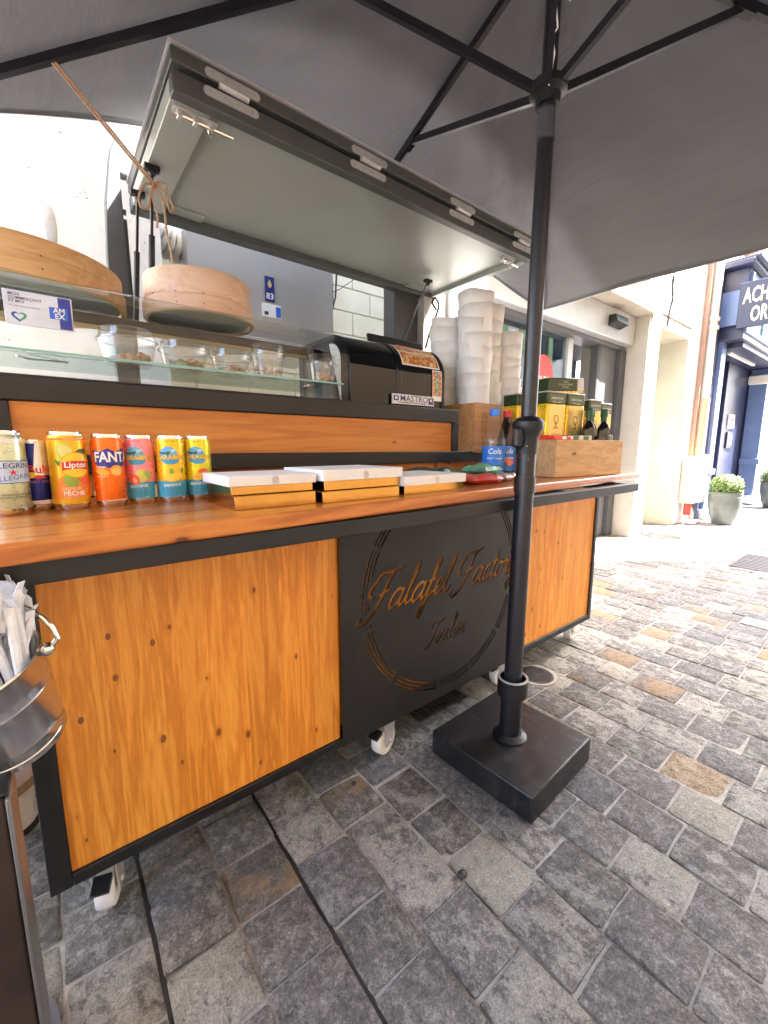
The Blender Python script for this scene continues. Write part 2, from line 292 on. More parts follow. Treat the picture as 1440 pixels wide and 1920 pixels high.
# ------------------------------------------------------------------ mesh builder
class G:
    def __init__(s): s.v = []; s.f = []; s.m = []
    def add(s, vs, fs, mi=0):
        o = len(s.v); s.v += [tuple(p) for p in vs]; s.f += [tuple(i + o for i in f) for f in fs]; s.m += [mi] * len(fs); return s
    def box(s, x0, x1, y0, y1, z0, z1, mi=0):
        vs = [(x0, y0, z0), (x1, y0, z0), (x1, y1, z0), (x0, y1, z0), (x0, y0, z1), (x1, y0, z1), (x1, y1, z1), (x0, y1, z1)]
        return s.add(vs, [(0, 3, 2, 1), (4, 5, 6, 7), (0, 1, 5, 4), (1, 2, 6, 5), (2, 3, 7, 6), (3, 0, 4, 7)], mi)
    def prism(s, pts, axis, a, b, mi=0):
        """pts: 2D outline; axis 'y': pts=(x,z) extruded y a..b; 'x': pts=(y,z); 'z': pts=(x,y)"""
        def P(p, t):
            return {'y': (p[0], t, p[1]), 'x': (t, p[0], p[1]), 'z': (p[0], p[1], t)}[axis]
        n = len(pts); vs = [P(p, a) for p in pts] + [P(p, b) for p in pts]
        fs = [tuple(range(n - 1, -1, -1)), tuple(range(n, 2 * n))] + [(i, (i + 1) % n, n + (i + 1) % n, n + i) for i in range(n)]
        return s.add(vs, fs, mi)
    def lathe(s, prof, c=(0, 0, 0), n=32, caps=True, mi=0, squash=None):
        vs = []; fs = []
        for r, z in prof:
            for k in range(n):
                a = 2 * math.pi * k / n
                vs.append((c[0] + r * math.cos(a), c[1] + r * math.sin(a), c[2] + z))
        m = len(prof)
        for j in range(m - 1):
            for k in range(n):
                k2 = (k + 1) % n
                fs.append((j * n + k, j * n + k2, (j + 1) * n + k2, (j + 1) * n + k))
        if caps:
            fs.append(tuple(range(n - 1, -1, -1))); fs.append(tuple((m - 1) * n + k for k in range(n)))
        return s.add(vs, fs, mi)
    def tube(s, pts, r, n=10, mi=0, caps=True):
        pts = [Vector(p) for p in pts]; rs = r if isinstance(r, (list, tuple)) else [r] * len(pts)
        vs = []; fs = []; up = None
        for i, p in enumerate(pts):
            t = (pts[min(i + 1, len(pts) - 1)] - pts[max(i - 1, 0)]).normalized()
            if up is None:
                up = Vector((0, 0, 1)) if abs(t.z) < .9 else Vector((1, 0, 0))
            a = t.cross(up).normalized(); b = t.cross(a).normalized(); up = -b if b.dot(up) < 0 else b
            a = t.cross(up).normalized(); b = t.cross(a).normalized()
            for k in range(n):
                w = 2 * math.pi * k / n; vs.append(p + (a * math.cos(w) + b * math.sin(w)) * rs[i])
        for j in range(len(pts) - 1):
            for k in range(n):
                k2 = (k + 1) % n; fs.append((j * n + k, (j + 1) * n + k, (j + 1) * n + k2, j * n + k2))
        if caps:
            fs.append(tuple(range(n))); fs.append(tuple((len(pts) - 1) * n + k for k in range(n - 1, -1, -1)))
        return s.add(vs, fs, mi)
    def bar(s, a, b, w, h, mi=0, upv=(0, 0, 1)):
        a = Vector(a); b = Vector(b); t = (b - a).normalized(); sd = t.cross(Vector(upv)).normalized(); u = sd.cross(t)
        vs = []
        for p in (a, b):
            for i, j in ((-1, -1), (1, -1), (1, 1), (-1, 1)): vs.append(p + sd * (i * w / 2) + u * (j * h / 2))
        return s.add(vs, [(0, 1, 2, 3), (7, 6, 5, 4), (0, 4, 5, 1), (1, 5, 6, 2), (2, 6, 7, 3), (3, 7, 4, 0)], mi)
    def sphere(s, c, r, n=12, m=8, mi=0, sc=(1, 1, 1)):
        prof = [(r * math.sin(math.pi * j / m) + 1e-5, -r * math.cos(math.pi * j / m)) for j in range(m + 1)]
        o = len(s.v); s.lathe(prof, (0, 0, 0), n, False, mi)
        for i in range(o, len(s.v)):
            p = s.v[i]; s.v[i] = (c[0] + p[0] * sc[0], c[1] + p[1] * sc[1], c[2] + p[2] * sc[2])
        return s
    def xf(s, M):
        s.v = [tuple(M @ Vector(p)) for p in s.v]; return s
WLOC = {}
def obj(name, g, mats, parent=None, bevel=0, seg=2, smooth=True, loc=None, ang=35):
    if not isinstance(mats, (list, tuple)): mats = [mats]
    xs = np.array(g.v, float)
    if loc is None:
        lo = xs.min(0); hi = xs.max(0); loc = Vector(((lo[0] + hi[0]) / 2, (lo[1] + hi[1]) / 2, lo[2]))
    loc = Vector(loc)
    me = bpy.data.meshes.new(name); me.from_pydata([tuple(Vector(p) - loc) for p in g.v], [], g.f)
    for m in mats: me.materials.append(m)
    if len(mats) > 1: me.polygons.foreach_set('material_index', g.m)
    me.validate(); me.update()
    bm = bmesh.new(); bm.from_mesh(me); bmesh.ops.recalc_face_normals(bm, faces=bm.faces); bm.to_mesh(me); bm.free()
    if smooth:
        me.polygons.foreach_set('use_smooth', [True] * len(me.polygons)); me.set_sharp_from_angle(angle=R(ang))
    o = bpy.data.objects.new(name, me); COL.objects.link(o)
    WLOC[o.name] = loc
    if parent: o.parent = parent; o.location = loc - WLOC[parent.name]
    else: o.location = loc
    if bevel:
        b = o.modifiers.new('bevel', 'BEVEL'); b.width = bevel; b.segments = seg; b.limit_method = 'ANGLE'; b.angle_limit = R(40); b.harden_normals = False
    return o
def empty(name, loc=(0, 0, 0)):
    o = bpy.data.objects.new(name, None); COL.objects.link(o); o.location = loc; o.empty_display_size = 0.05
    WLOC[o.name] = Vector(loc); return o
def tag(o, label, cat, group=None):
    o['label'] = label; o['category'] = cat
    if group: o['group'] = group
    return o
def struct(o): o['kind'] = 'structure'; return o
def copy_tree(o, parent=None):
    c = o.copy(); COL.objects.link(c); c.parent = parent
    for ch in list(o.children): copy_tree(ch, c)
    return c
_tc = {}
def text(s, size, bold=0.0, shear=0.0, align='CENTER', sx=1.0):
    k = (s, size, bold, shear, align, sx)
    if k in _tc: return _tc[k]
    cu = bpy.data.curves.new('t', 'FONT'); cu.body = s; cu.size = size; cu.align_x = align; cu.align_y = 'CENTER'
    cu.offset = bold * size; cu.shear = shear; cu.resolution_u = 2; cu.fill_mode = 'FRONT'
    o = bpy.data.objects.new('t', cu); COL.objects.link(o)
    dg = bpy.context.evaluated_depsgraph_get(); dg.update()
    me = o.evaluated_get(dg).to_mesh()
    vs = [(v.co.x * sx, v.co.y) for v in me.vertices]; fs = [tuple(p.vertices) for p in me.polygons]
    o.evaluated_get(dg).to_mesh_clear(); bpy.data.objects.remove(o); bpy.data.curves.remove(cu)
    _tc[k] = (vs, fs); return vs, fs
def shape(kind, *a):
    """2D patches as vertex and face lists, finely cut so that they can be wrapped"""
    if kind == 'ell':
        cx, cy, rx, ry = a[:4]; n = 24; vs = [(cx, cy)]; fs = []
        rings = 3
        for j in range(1, rings + 1):
            for k in range(n):
                w = 2 * math.pi * k / n; vs.append((cx + rx * j / rings * math.cos(w), cy + ry * j / rings * math.sin(w)))
        for k in range(n):
            fs.append((0, 1 + k, 1 + (k + 1) % n))
            for j in range(1, rings):
                a0 = 1 + (j - 1) * n; b0 = 1 + j * n
                fs.append((a0 + k, b0 + k, b0 + (k + 1) % n, a0 + (k + 1) % n))
        return vs, fs
    if kind == 'rect':
        x0, x1, y0, y1 = a[:4]; n = a[4] if len(a) > 4 else 8; vs = []; fs = []
        for i in range(n + 1):
            x = x0 + (x1 - x0) * i / n; vs += [(x, y0), (x, y1)]
        for i in range(n): fs.append((2 * i, 2 * i + 2, 2 * i + 3, 2 * i + 1))
        return vs, fs
    if kind == 'band':      # between two height functions
        x0, x1, f0, f1 = a[:4]; n = 16; vs = []; fs = []
        for i in range(n + 1):
            x = x0 + (x1 - x0) * i / n; vs += [(x, f0(x)), (x, f1(x))]
        for i in range(n): fs.append((2 * i, 2 * i + 2, 2 * i + 3, 2 * i + 1))
        return vs, fs
    if kind == 'poly':
        pts = a[0]; cx = sum(p[0] for p in pts) / len(pts); cy = sum(p[1] for p in pts) / len(pts)
        n = len(pts); return [(cx, cy)] + list(pts), [(0, 1 + i, 1 + (i + 1) % n) for i in range(n)]
def rot2(vf, ang, c=(0, 0), t=(0, 0)):
    vs, fs = vf; ca, sa = math.cos(ang), math.sin(ang)
    return [((x - c[0]) * ca - (y - c[1]) * sa + c[0] + t[0], (x - c[0]) * sa + (y - c[1]) * ca + c[1] + t[1]) for x, y in vs], fs
def flat(name, vf, mat, parent, origin, ux, uy, lift=0.0, thick=0.0):
    """print lying on a plane: origin, unit vectors ux (right) and uy (up)"""
    o = Vector(origin); ux = Vector(ux).normalized(); uy = Vector(uy).normalized(); n = ux.cross(uy)
    g = G(); vs, fs = vf
    g.add([o + ux * x + uy * y + n * lift for x, y in vs], fs)
    ob = obj(name, g, mat, parent, smooth=False)
    return ob

# ------------------------------------------------------------------ ground and paving
gr = struct(obj('ground', G().add([(-60, -60, -.0062), (90, -60, -.0062), (90, 90, -.0062), (-60, 90, -.0062)], [(0, 1, 2, 3)]), M_GROUND, smooth=False))
pav = empty('paving', (1.0, 0.5, -0.01)); struct(pav)
def stone_mesh(k):
    rnd = random.Random(100 + k); n = 5
    vs = []; fs = []
    e = 0.045
    ts = [0, e, .5, 1 - e, 1]
    wob = [[rnd.uniform(-.012, .012) for _ in range(2)] for _ in range(n * n)]
    tx = rnd.uniform(-.002, .002); ty = rnd.uniform(-.002, .002)
    for j, b in enumerate(ts):
        for i, a in enumerate(ts):
            edge = i in (0, n - 1) or j in (0, n - 1); corner = i in (0, n - 1) and j in (0, n - 1)
            x = a - .5 + (wob[j * n + i][0] if edge else wob[j * n + i][0] * 2); y = b - .5 + (wob[j * n + i][1] if edge else wob[j * n + i][1] * 2)
            if corner: x *= .975; y *= .975
            z = (-0.0022 if edge else rnd.uniform(-.0012, .0014)) + tx * (a - .5) * 2 + ty * (b - .5) * 2
            if corner: z -= .001
            vs.append((x, y, z))
    for j in range(n - 1):
        for i in range(n - 1): fs.append((j * n + i, j * n + i + 1, (j + 1) * n + i + 1, (j + 1) * n + i))
    ring = [i for i in range(n)] + [j * n + n - 1 for j in range(1, n)] + [(n - 1) * n + i for i in range(n - 2, -1, -1)] + [j * n for j in range(n - 2, 0, -1)]
    o = len(vs)
    for r in ring: vs.append((vs[r][0] * 1.015, vs[r][1] * 1.015, -.022))
    L = len(ring)
    for i in range(L): fs.append((ring[i], o + i, o + (i + 1) % L, ring[(i + 1) % L]))
    return vs, fs
SM = []
for k in range(10):
    vs, fs = stone_mesh(k)
    me = bpy.data.meshes.new('stone'); me.from_pydata(vs, [], fs); me.materials.append(ST[0])
    me.polygons.foreach_set('use_smooth', [True] * len(fs)); me.update(); me.set_sharp_from_angle(angle=R(45)); SM.append((me, vs, fs))
rt = Vector((math.sin(HEAD), -math.cos(HEAD), 0)); upc = rt.cross(fwd)
def project(p):
    q = Vector(p) - Vector((0, 0, CAMZ)); f = q.dot(fwd)
    if f < .05: return None
    return 720 + 785 * q.dot(rt) / f, 960 - 785 * q.dot(upc) / f, f
stones = []
rg = random.Random(3)
ROW = 0.1475
for k in range(-10, 80):
    x0 = 0.072 + ROW * k; x1 = x0 + ROW
    y = -2.6 + rg.uniform(0, .15)
    while y < 2.6:
        L = rg.uniform(0.138, 0.172)
        gap = 0.007
        wide = 0.008 if k in (0, 2) else gap
        stones.append((x0 + wide / 2 + (.002 if k in (0, 2) else 0), x1 - gap / 2, y + gap / 2, y + L - gap / 2, k))
        y += L
def hidden(s):
    cx = (s[0] + s[1]) / 2; cy = (s[2] + s[3]) / 2
    if cy > 1.12 and cx < 2.15: return True
    if cy > 1.86 and cx > 1.8: return True
    return False
def pick_mat(s):
    cx = (s[0] + s[1]) / 2; cy = (s[2] + s[3]) / 2
    r = rg.random()
    if cx < -0.08: return 3 if r < .7 else 2
    t = max(0, min(1, (cx - 0.45) / 0.5 + (0.55 - cy) * 0.6))
    if r < .08: return 5
    if r < .12: return 4
    if r < .18: return 6
    q = rg.random()
    if t < .5: return 0 if q < .30 else (1 if q < .66 else 2)
    return 0 if q < .22 else (1 if q < .52 else (2 if q < .84 else 3))
sc_ = []
for s in stones:
    c = ((s[0] + s[1]) / 2, (s[2] + s[3]) / 2, 0); p = project(c)
    vis = p is not None and -60 < p[0] < 1500 and p[1] < 2000 and not hidden(s)
    sc_.append((p[2] ** 2 if vis else 1e9, s))
sc_.sort(key=lambda a: a[0])
stuff = G(); cnt = 0
for d, s in sc_:
    cx = (s[0] + s[1]) / 2; cy = (s[2] + s[3]) / 2
    if cx > 9.5: continue
    k = rg.randrange(10); me, vs, fs = SM[k]; mi = pick_mat(s); dz = rg.uniform(-.0035, .0025) - 0.0008
    w = s[1] - s[0]; l = s[3] - s[2]; flip = rg.choice((0, math.pi)); an = flip + rg.uniform(-.012, .012)
    if d < 1e8 and cnt < 295:
        o = bpy.data.objects.new('stone', me); COL.objects.link(o); o.parent = pav
        o.location = Vector((cx, cy, dz)) - WLOC[pav.name]; o.scale = (w, l, 1); o.rotation_euler.z = an
        o.material_slots[0].link = 'OBJECT'; o.material_slots[0].material = ST[mi]; cnt += 1
    else:
        if cy > 1.3 and 0 < cx < 2.0 and d > 1e8 and False: continue
        sgn = -1 if flip else 1
        stuff.add([(cx + v[0] * w * sgn, cy + v[1] * l * sgn, dz + v[2]) for v in vs], fs, mi)
so = obj('far_stones', stuff, ST, pav, ang=45); so['kind'] = 'stuff'
for xx in (0.0735, 0.3685):
    obj('open_joint', G().box(xx - .0045, xx + .0055, .35, 1.3, -.012, -.0045), M_SHADOWDIRT, pav)  # dirt strip, its dark colour stands in for the deep joint's shade

# ------------------------------------------------------------------ buildings
FY = 1.88          # street face of the right-hand houses
def wallbox(name, parent, mat, *a, bevel=0): return obj(name, G().box(*a), mat, parent, bevel=bevel)
# --- house with the sliding glass door and the green doorway
hb = empty('cream_house', (3.4, 2.4, 0)); tag(hb, 'sunlit cream house with sliding glass shop door and a green doorway', 'building')
wallbox('wall', hb, M_FACADE, 2.0, 2.35, FY, 2.06, 0, 2.42)
wallbox('pier', hb, M_BEIGE, 5.0, 5.045, FY + .012, 2.6, 0, 2.36)
wallbox('wall', hb, M_FACADE, 5.045, 5.27, FY, 2.6, 0, 2.42)
wallbox('wall', hb, M_FACADE, 6.24, 6.86, FY, 2.6, 0, 2.42)
wallbox('wall', hb, M_BEIGE, 6.20, 6.24, FY + .01, 2.6, 0, 2.42)
wallbox('upper_wall', hb, M_FACADE, 2.0, 6.86, FY, 2.6, 2.42, 7.5)
wallbox('lintel', hb, M_BEIGE, 2.2, 5.06, FY - .03, FY + .25, 2.352, 2.419, bevel=.01)
wallbox('lintel', hb, M_BEIGE, 5.27, 6.20, FY + .012, FY + .45, 2.28, 2.417)
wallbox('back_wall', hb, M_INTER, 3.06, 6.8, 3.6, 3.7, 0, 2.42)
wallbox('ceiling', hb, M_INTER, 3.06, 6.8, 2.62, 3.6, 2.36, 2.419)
# shop entrance
dr = empty('sliding_door', (3.7, 2.2, 0)); dr.parent = hb; dr.location = Vector((3.7, 2.2, 0)) - WLOC[hb.name]
wallbox('header', dr, M_ALU, 2.36, 4.985, 2.02, 2.30, 2.06, 2.35, bevel=.008)
wallbox('door_track', dr, M_DOORG, 2.36, 4.985, 2.10, 2.28, 2.02, 2.058)
wallbox('leaf_frame', dr, M_ALU, 3.93, 4.02, 2.17, 2.23, .01, 2.02, bevel=.004)
wallbox('leaf_frame', dr, M_ALU, 2.40, 2.47, 2.17, 2.23, .01, 2.02, bevel=.004)
wallbox('leaf_frame', dr, M_ALU, 2.47, 3.93, 2.175, 2.225, .01, .11)
wallbox('pane', dr, glassy('door_glass', (0.62, 0.70, 0.70), 2.1), 2.47, 3.93, 2.195, 2.205, .11, 2.02)
wallbox('post', dr, M_WHITECARD, 4.18, 4.22, 2.30, 2.36, .01, 2.02)
wallbox('closed_panel', dr, M_DOORG, 4.50, 4.985, 2.14, 2.20, .01, 2.02)
wallbox('panel_frame', dr, M_DARKGREY, 4.44, 4.50, 2.13, 2.21, .01, 2.02, bevel=.004)
wallbox('panel_frame', dr, M_DARKGREY, 4.86, 4.99, 2.09, 2.139, .01, 2.02, bevel=.004)
st = flat('sale_sticker', shape('ell', 0, 0, .17, .20), RED, dr, (3.56, 2.19, 1.62), (1, 0, 0), (0, 0, 1))
flat('lettering', text('SOLDES', .082, .012), WHITE, dr, (3.56, 2.188, 1.60), (1, 0, 0), (0, 0, 1))
wl_ = empty('wall_light', (4.5, 1.99, 2.22)); tag(wl_, 'small dark emergency light on the header above the shop door', 'wall light')
obj('housing', G().prism([(1.93, 2.19), (2.018, 2.16), (2.018, 2.26), (1.95, 2.26)], 'x', 4.36, 4.62), M_PLASTB, wl_, bevel=.006)
obj('lens', G().box(4.40, 4.58, 1.925, 1.945, 2.205, 2.245), M_GLASSG, wl_)
# green doorway
gd = empty('green_doorway', (5.75, 2.3, 0)); gd.parent = hb; gd.location = Vector((5.75, 2.3, 0)) - WLOC[hb.name]
wallbox('door_leaf', gd, M_GREEN, 5.30, 6.05, 2.36, 2.40, 0, 2.28)
wallbox('jamb_moulding', gd, M_GREEN, 6.05, 6.17, 2.24, 2.40, 0, 2.02, bevel=.015)
wallbox('moulding_cap', gd, M_GREEN, 6.02, 6.18, 2.20, 2.40, 2.02, 2.10, bevel=.02)
wallbox('moulding_bead', gd, C('bright_green_bead', (0.32, .46, .22)), 6.08, 6.10, 2.225, 2.24, 0, 2.02)
obj('wall_cable', G().tube([(5.42, 1.865, 3.3), (5.43, 1.86, 2.95), (5.40, 1.855, 2.75), (5.46, 1.86, 2.6), (5.42, 1.865, 2.45), (5.40, 1.868, 2.30)], .012, 6), M_PLASTB, hb)
obj('wall_cable', G().tube([(5.20, 1.865, 2.9), (5.35, 1.85, 2.86), (5.5, 1.855, 2.72), (5.56, 1.865, 2.6)], .008, 6), M_WHITEPL, hb)
# upper window over the door
uw = empty('upper_window', (4.1, 1.88, 2.65)); uw.parent = hb; uw.location = WLOC[uw.name] - WLOC[hb.name]
wallbox('shutter', uw, M_ALU, 3.7, 4.05, 1.835, 1.872, 2.66, 4.0)
wallbox('shutter', uw, M_ALU, 4.55, 4.90, 1.835, 1.872, 2.66, 4.0)
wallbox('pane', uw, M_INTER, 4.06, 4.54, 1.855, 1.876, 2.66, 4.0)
wallbox('sill', uw, M_BEIGE, 3.95, 4.65, 1.80, 1.878, 2.60, 2.655)
# down pipe, gas box
dp = empty('down_pipe', (6.72, 1.82, 0)); tag(dp, 'peach and terracotta down pipe with gutter cable between cream wall and navy shop', 'down pipe')
obj('upper_pipe', G().tube([(6.70, 1.81, 1.62), (6.70, 1.81, 6.5)], .055, 14), M_CREAMP, dp)
obj('lower_pipe', G().tube([(6.70, 1.81, .80), (6.70, 1.81, 1.62)], .066, 14), C('orange_pipe', (.55, .36, .24), .55), dp)
obj('collar', G().tube([(6.70, 1.81, 2.46), (6.70, 1.81, 2.50)], .074, 14).tube([(6.70, 1.81, 2.56), (6.70, 1.81, 2.60)], .074, 14), M_CREAMP, dp)
obj('side_strip', G().box(6.57, 6.61, 1.83, 1.878, .3, 6.5), M_TERRA, dp)
gb = empty('meter_box', (6.6, 1.8, 0)); tag(gb, 'worn beige meter casing at the foot of the down pipe', 'meter box')
obj('casing', G().box(6.36, 6.62, 1.72, 1.876, .28, .88), plain('beige_casing', (.58, .45, .32), .6, 0, .1, 7, .05), gb, bevel=.01)
obj('casing_side', G().box(6.625, 6.80, 1.70, 1.74, .28, .90), M_FACADE, gb, bevel=.006)
obj('red_valve', G().tube([(6.45, 1.79, .12), (6.45, 1.79, .28)], .045, 10), RED, gb)
obj('grey_pipe', G().tube([(6.56, 1.77, 0), (6.56, 1.77, .15), (6.50, 1.79, .24)], .03, 8), M_ALU, gb)
obj('rubble', G().sphere((6.5, 1.74, .03), .07, 8, 5, sc=(1.5, .8, .6)).sphere((6.68, 1.72, .02), .05, 8, 5, sc=(1.2, .8, .6)), M_FACADE, gb)
# --- navy shop
sh = empty('navy_shop', (9.0, 2.4, 0)); tag(sh, 'navy blue shop front with light blue pilasters and moulded cornice', 'building')
wallbox('pilaster', sh, M_BLUE, 6.90, 7.02, 1.80, 2.5, 0, 3.25, bevel=.006)
wallbox('trim', sh, M_BLUEL, 7.02, 7.22, 1.76, 1.98, 0.1, 2.36, bevel=.008)
wallbox('trim_block', sh, M_BLUEL, 6.99, 7.25, 1.73, 2.0, .62, .70, bevel=.008)
wallbox('trim_base', sh, M_FACADE, 6.98, 7.26, 1.70, 2.0, 0, .14, bevel=.01)
wallbox('fascia', sh, M_BLUE, 7.0, 12.5, 1.56, 2.6, 2.36, 3.20, bevel=.01)
wallbox('fascia_trim', sh, M_BLUEL, 7.05, 12.5, 1.535, 1.562, 2.44, 2.50)
wallbox('fascia_trim', sh, M_BLUEL, 7.06, 7.13, 1.535, 1.562, 2.50, 3.15)
wallbox('fascia_panel', sh, plain('turquoise_panel', (.22, .50, .50), .3, 0, .15, 5, .0), 7.9, 12.0, 1.54, 1.562, 2.52, 2.78)
wallbox('cornice', sh, M_BLUE, 6.86, 12.5, 1.50, 2.6, 3.20, 3.26, bevel=.01)
wallbox('cornice', sh, M_BLUE, 6.90, 12.5, 1.45, 2.6, 3.262, 3.30, bevel=.01)
wallbox('soffit', sh, M_BLUE, 7.25, 12.5, 1.60, 2.6, 2.30, 2.358)
wallbox('tube_lamp', sh, M_WHITECARD, 7.5, 8.9, 1.78, 1.82, 2.27, 2.298)
wallbox('door_leaf', sh, M_INTER, 7.25, 8.35, 2.28, 2.32, 0, 2.30)
wallbox('door_glass', sh, glassy('shop_door_glass', (.35, .38, .45), 1.8), 7.3, 8.25, 2.25, 2.262, .2, 2.2)
wallbox('pier', sh, M_BLUE, 8.35, 9.55, 1.98, 2.5, 0, 2.30, bevel=.008)
wallbox('plinth', sh, M_BLUE, 8.3, 9.6, 1.94, 2.5, 0, .16, bevel=.008)
wallbox('column', sh, M_BLUEL, 9.56, 9.70, 1.72, 1.95, .14, 2.30, bevel=.01)
wallbox('column_capital', sh, M_FACADE, 9.50, 9.76, 1.68, 1.97, 2.05, 2.20, bevel=.02)
wallbox('column_block', sh, M_BLUEL, 9.52, 9.74, 1.69, 1.96, .70, .80, bevel=.01)
wallbox('column_base', sh, M_FACADE, 9.5, 9.78, 1.66, 1.97, 0, .16, bevel=.02)
wallbox('wall', sh, M_BLUE, 9.70, 12.5, 1.9, 2.5, 0, 2.30)
wallbox('upper_wall', sh, M_FACADE, 6.862, 12.5, FY + .01, 2.6, 3.302, 7.5)
def printed_plate(par, x, y0, y1, z0, z1):
    wallbox('notice_frame', par, M_ALU, x, x + .012, y0, y1, z0, z1)
nt_ = empty('price_board', (7.75, 2.23, 1.6)); tag(nt_, 'black framed board with gold lettering in the navy shop door', 'sign')
obj('board', G().box(7.32, 8.02, 2.215, 2.235, 1.38, 1.98), INK, nt_)
obj('frame', G().box(7.30, 8.04, 2.205, 2.214, 1.98, 2.0).box(7.30, 8.04, 2.205, 2.214, 1.36, 1.38).box(8.02, 8.04, 2.205, 2.214, 1.38, 1.98), M_GOLD, nt_)
for i, s in enumerate(('ACHATS', 'VENTE', 'BIJOUX')): flat('lettering', text(s, .13, .01), YEL, nt_, (7.68, 2.212, 1.86 - i * .17), (1, 0, 0), (0, 0, 1))
flat('lettering', text('01 19 83', .12, .01), C('copper_print', (.6, .28, .1)), nt_, (7.66, 2.212, 1.25), (1, 0, 0), (0, 0, 1))
for (z0, z1, m, nm, lb) in ((1.30, 1.52, WHITE, 'picture_plaque', 'small white framed picture plaque on the navy pier'), (0.98, 1.24, INK, 'notice_plaque', 'small dark notice plaque under the white one on the navy pier')):
    q = empty(nm, (8.75, 1.97, z0)); tag(q, lb, 'plaque')
    obj('plate', G().box(8.62, 8.92, 1.955, 1.978, z0, z1), m, q, bevel=.004)
    obj('inset', G().box(8.68, 8.86, 1.950, 1.9545, z0 + .06, z1 - .06), INK if m is WHITE else WHITE, q)
# projecting sign
ps = empty('projecting_sign', (6.93, 1.2, 2.46)); tag(ps, 'navy projecting shop sign with cream capital letters', 'sign')
obj('panel', G().box(6.90, 6.97, .30, 1.62, 2.465, 2.985), M_BLUE, ps, bevel=.006)
obj('bracket', G().box(6.92, 6.95, 1.62, 1.80, 2.52, 2.93), M_BLUEL, ps)
CRM = C('cream_letters', (.82, .72, .45))
for s, y, z in (('ACHAT', 1.575, 2.825), ('OR', 1.49, 2.60)):
    flat('lettering', text(s, .25, .02, 0, 'LEFT', .46), CRM, ps, (6.896, y, z), (0, -1, 0), (0, 0, 1))
obj('top_edge', G().box(6.895, 6.975, .295, 1.625, 2.985, 2.995), M_BLUEL, ps)
# upper floor details over the shop
for i, x in enumerate((8.2, 10.4)):
    w = empty('upper_window', (x, 1.88, 4.0)); w.parent = sh; w.location = WLOC[w.name] - WLOC[sh.name]
    obj('pane', G().box(x, x + .8, 1.862, 1.884, 3.75, 5.3), M_INTER, w)
    obj('sill', G().box(x - .12, x + .92, 1.74, 1.888, 3.62, 3.74), M_TERRA, w, bevel=.01)
    obj('shutter', G().box(x - .42, x - .02, 1.84, 1.885, 3.75, 5.3), M_ALU, w)
# --- opposite houses (behind the camera; they shade the street)
def opposite(name, x0, x1, h, mat, label):
    b = empty(name, ((x0 + x1) / 2, -5, 0)); tag(b, label, 'building')
    obj('wall', G().box(x0, x1, -8.2, -2.4, 0, h), mat, b)
    for fl in range(1, int(h / 2.8)):
        x = x0 + .9
        while x < x1 - 1.2:
            w = obj('window', G().box(x, x + .9, -2.415, -2.39, fl * 2.8 + .6, fl * 2.8 + 2.1), M_INTER, b)
            obj('sill', G().box(x - .1, x + 1.0, -2.39, -2.28, fl * 2.8 + .5, fl * 2.8 + .59), M_BEIGE, b)
            obj('shutter', G().box(x - .45, x - .01, -2.39, -2.35, fl * 2.8 + .6, fl * 2.8 + 2.1), M_GREEN, b)
            obj('shutter', G().box(x + .91, x + 1.35, -2.39, -2.35, fl * 2.8 + .6, fl * 2.8 + 2.1), M_GREEN, b)
            x += 2.4
opposite('ochre_house', -5.0, 9.35, 10.8, M_OCHREB, 'tall ochre house across the street behind the viewer')
opposite('cream_opposite_house', 9.36, 19.0, 8.05, M_FACADE, 'lower cream house across the street behind the viewer')
# --- white wall on the left
lw = obj('plaster_wall', G().box(-6, .55, 2.55, 3.0, 0, 6.0), M_PLASTER); tag(lw, 'rough white plaster wall in full sun behind the stall', 'wall')
obj('loose_mortar', G().sphere((.10, 2.555, 1.98), .05, 9, 6, sc=(.5, .3, 2.0)), M_STONEW, lw)
rs_ = obj('stone_pier', G().box(1.80, 1.998, 1.90, 2.055, 0, 7.0), M_STONEW); tag(rs_, 'grey rough stone pier right of the kiosk opening', 'wall')

# ------------------------------------------------------------------ kiosk in the wall opening
ki = empty('kiosk', (1.0, 2.4, 0)); tag(ki, 'dark grey kiosk hatch opening behind the counter', 'kiosk')
arc = [(.225, 0), (.300, 0), (.300, 1.90), (.36, 2.02), (.36, 2.40), (.52, 2.40)]
left = [(.225, 0.0), (.300, 0.0), (.300, 2.0), (.62, 2.0), (.62, 2.36), (.52, 2.35), (.42, 2.30), (.33, 2.20), (.272, 2.06), (.247, 1.9), (.235, 1.7)]
obj('left_cheek', G().prism(left, 'y', 1.95, 2.0), M_DARKGREY, ki, bevel=.004)
obj('right_post', G().box(1.615, 1.795, 1.95, 2.05, 0, 2.0), M_DARKGREY, ki, bevel=.004)
obj('lintel', G().box(.625, 1.795, 1.95, 2.05, 2.003, 2.36), M_DARKGREY, ki)
obj('jamb_lining', G().box(.302, .318, 2.002, 2.30, 0, 1.90), M_DARKGREY, ki)
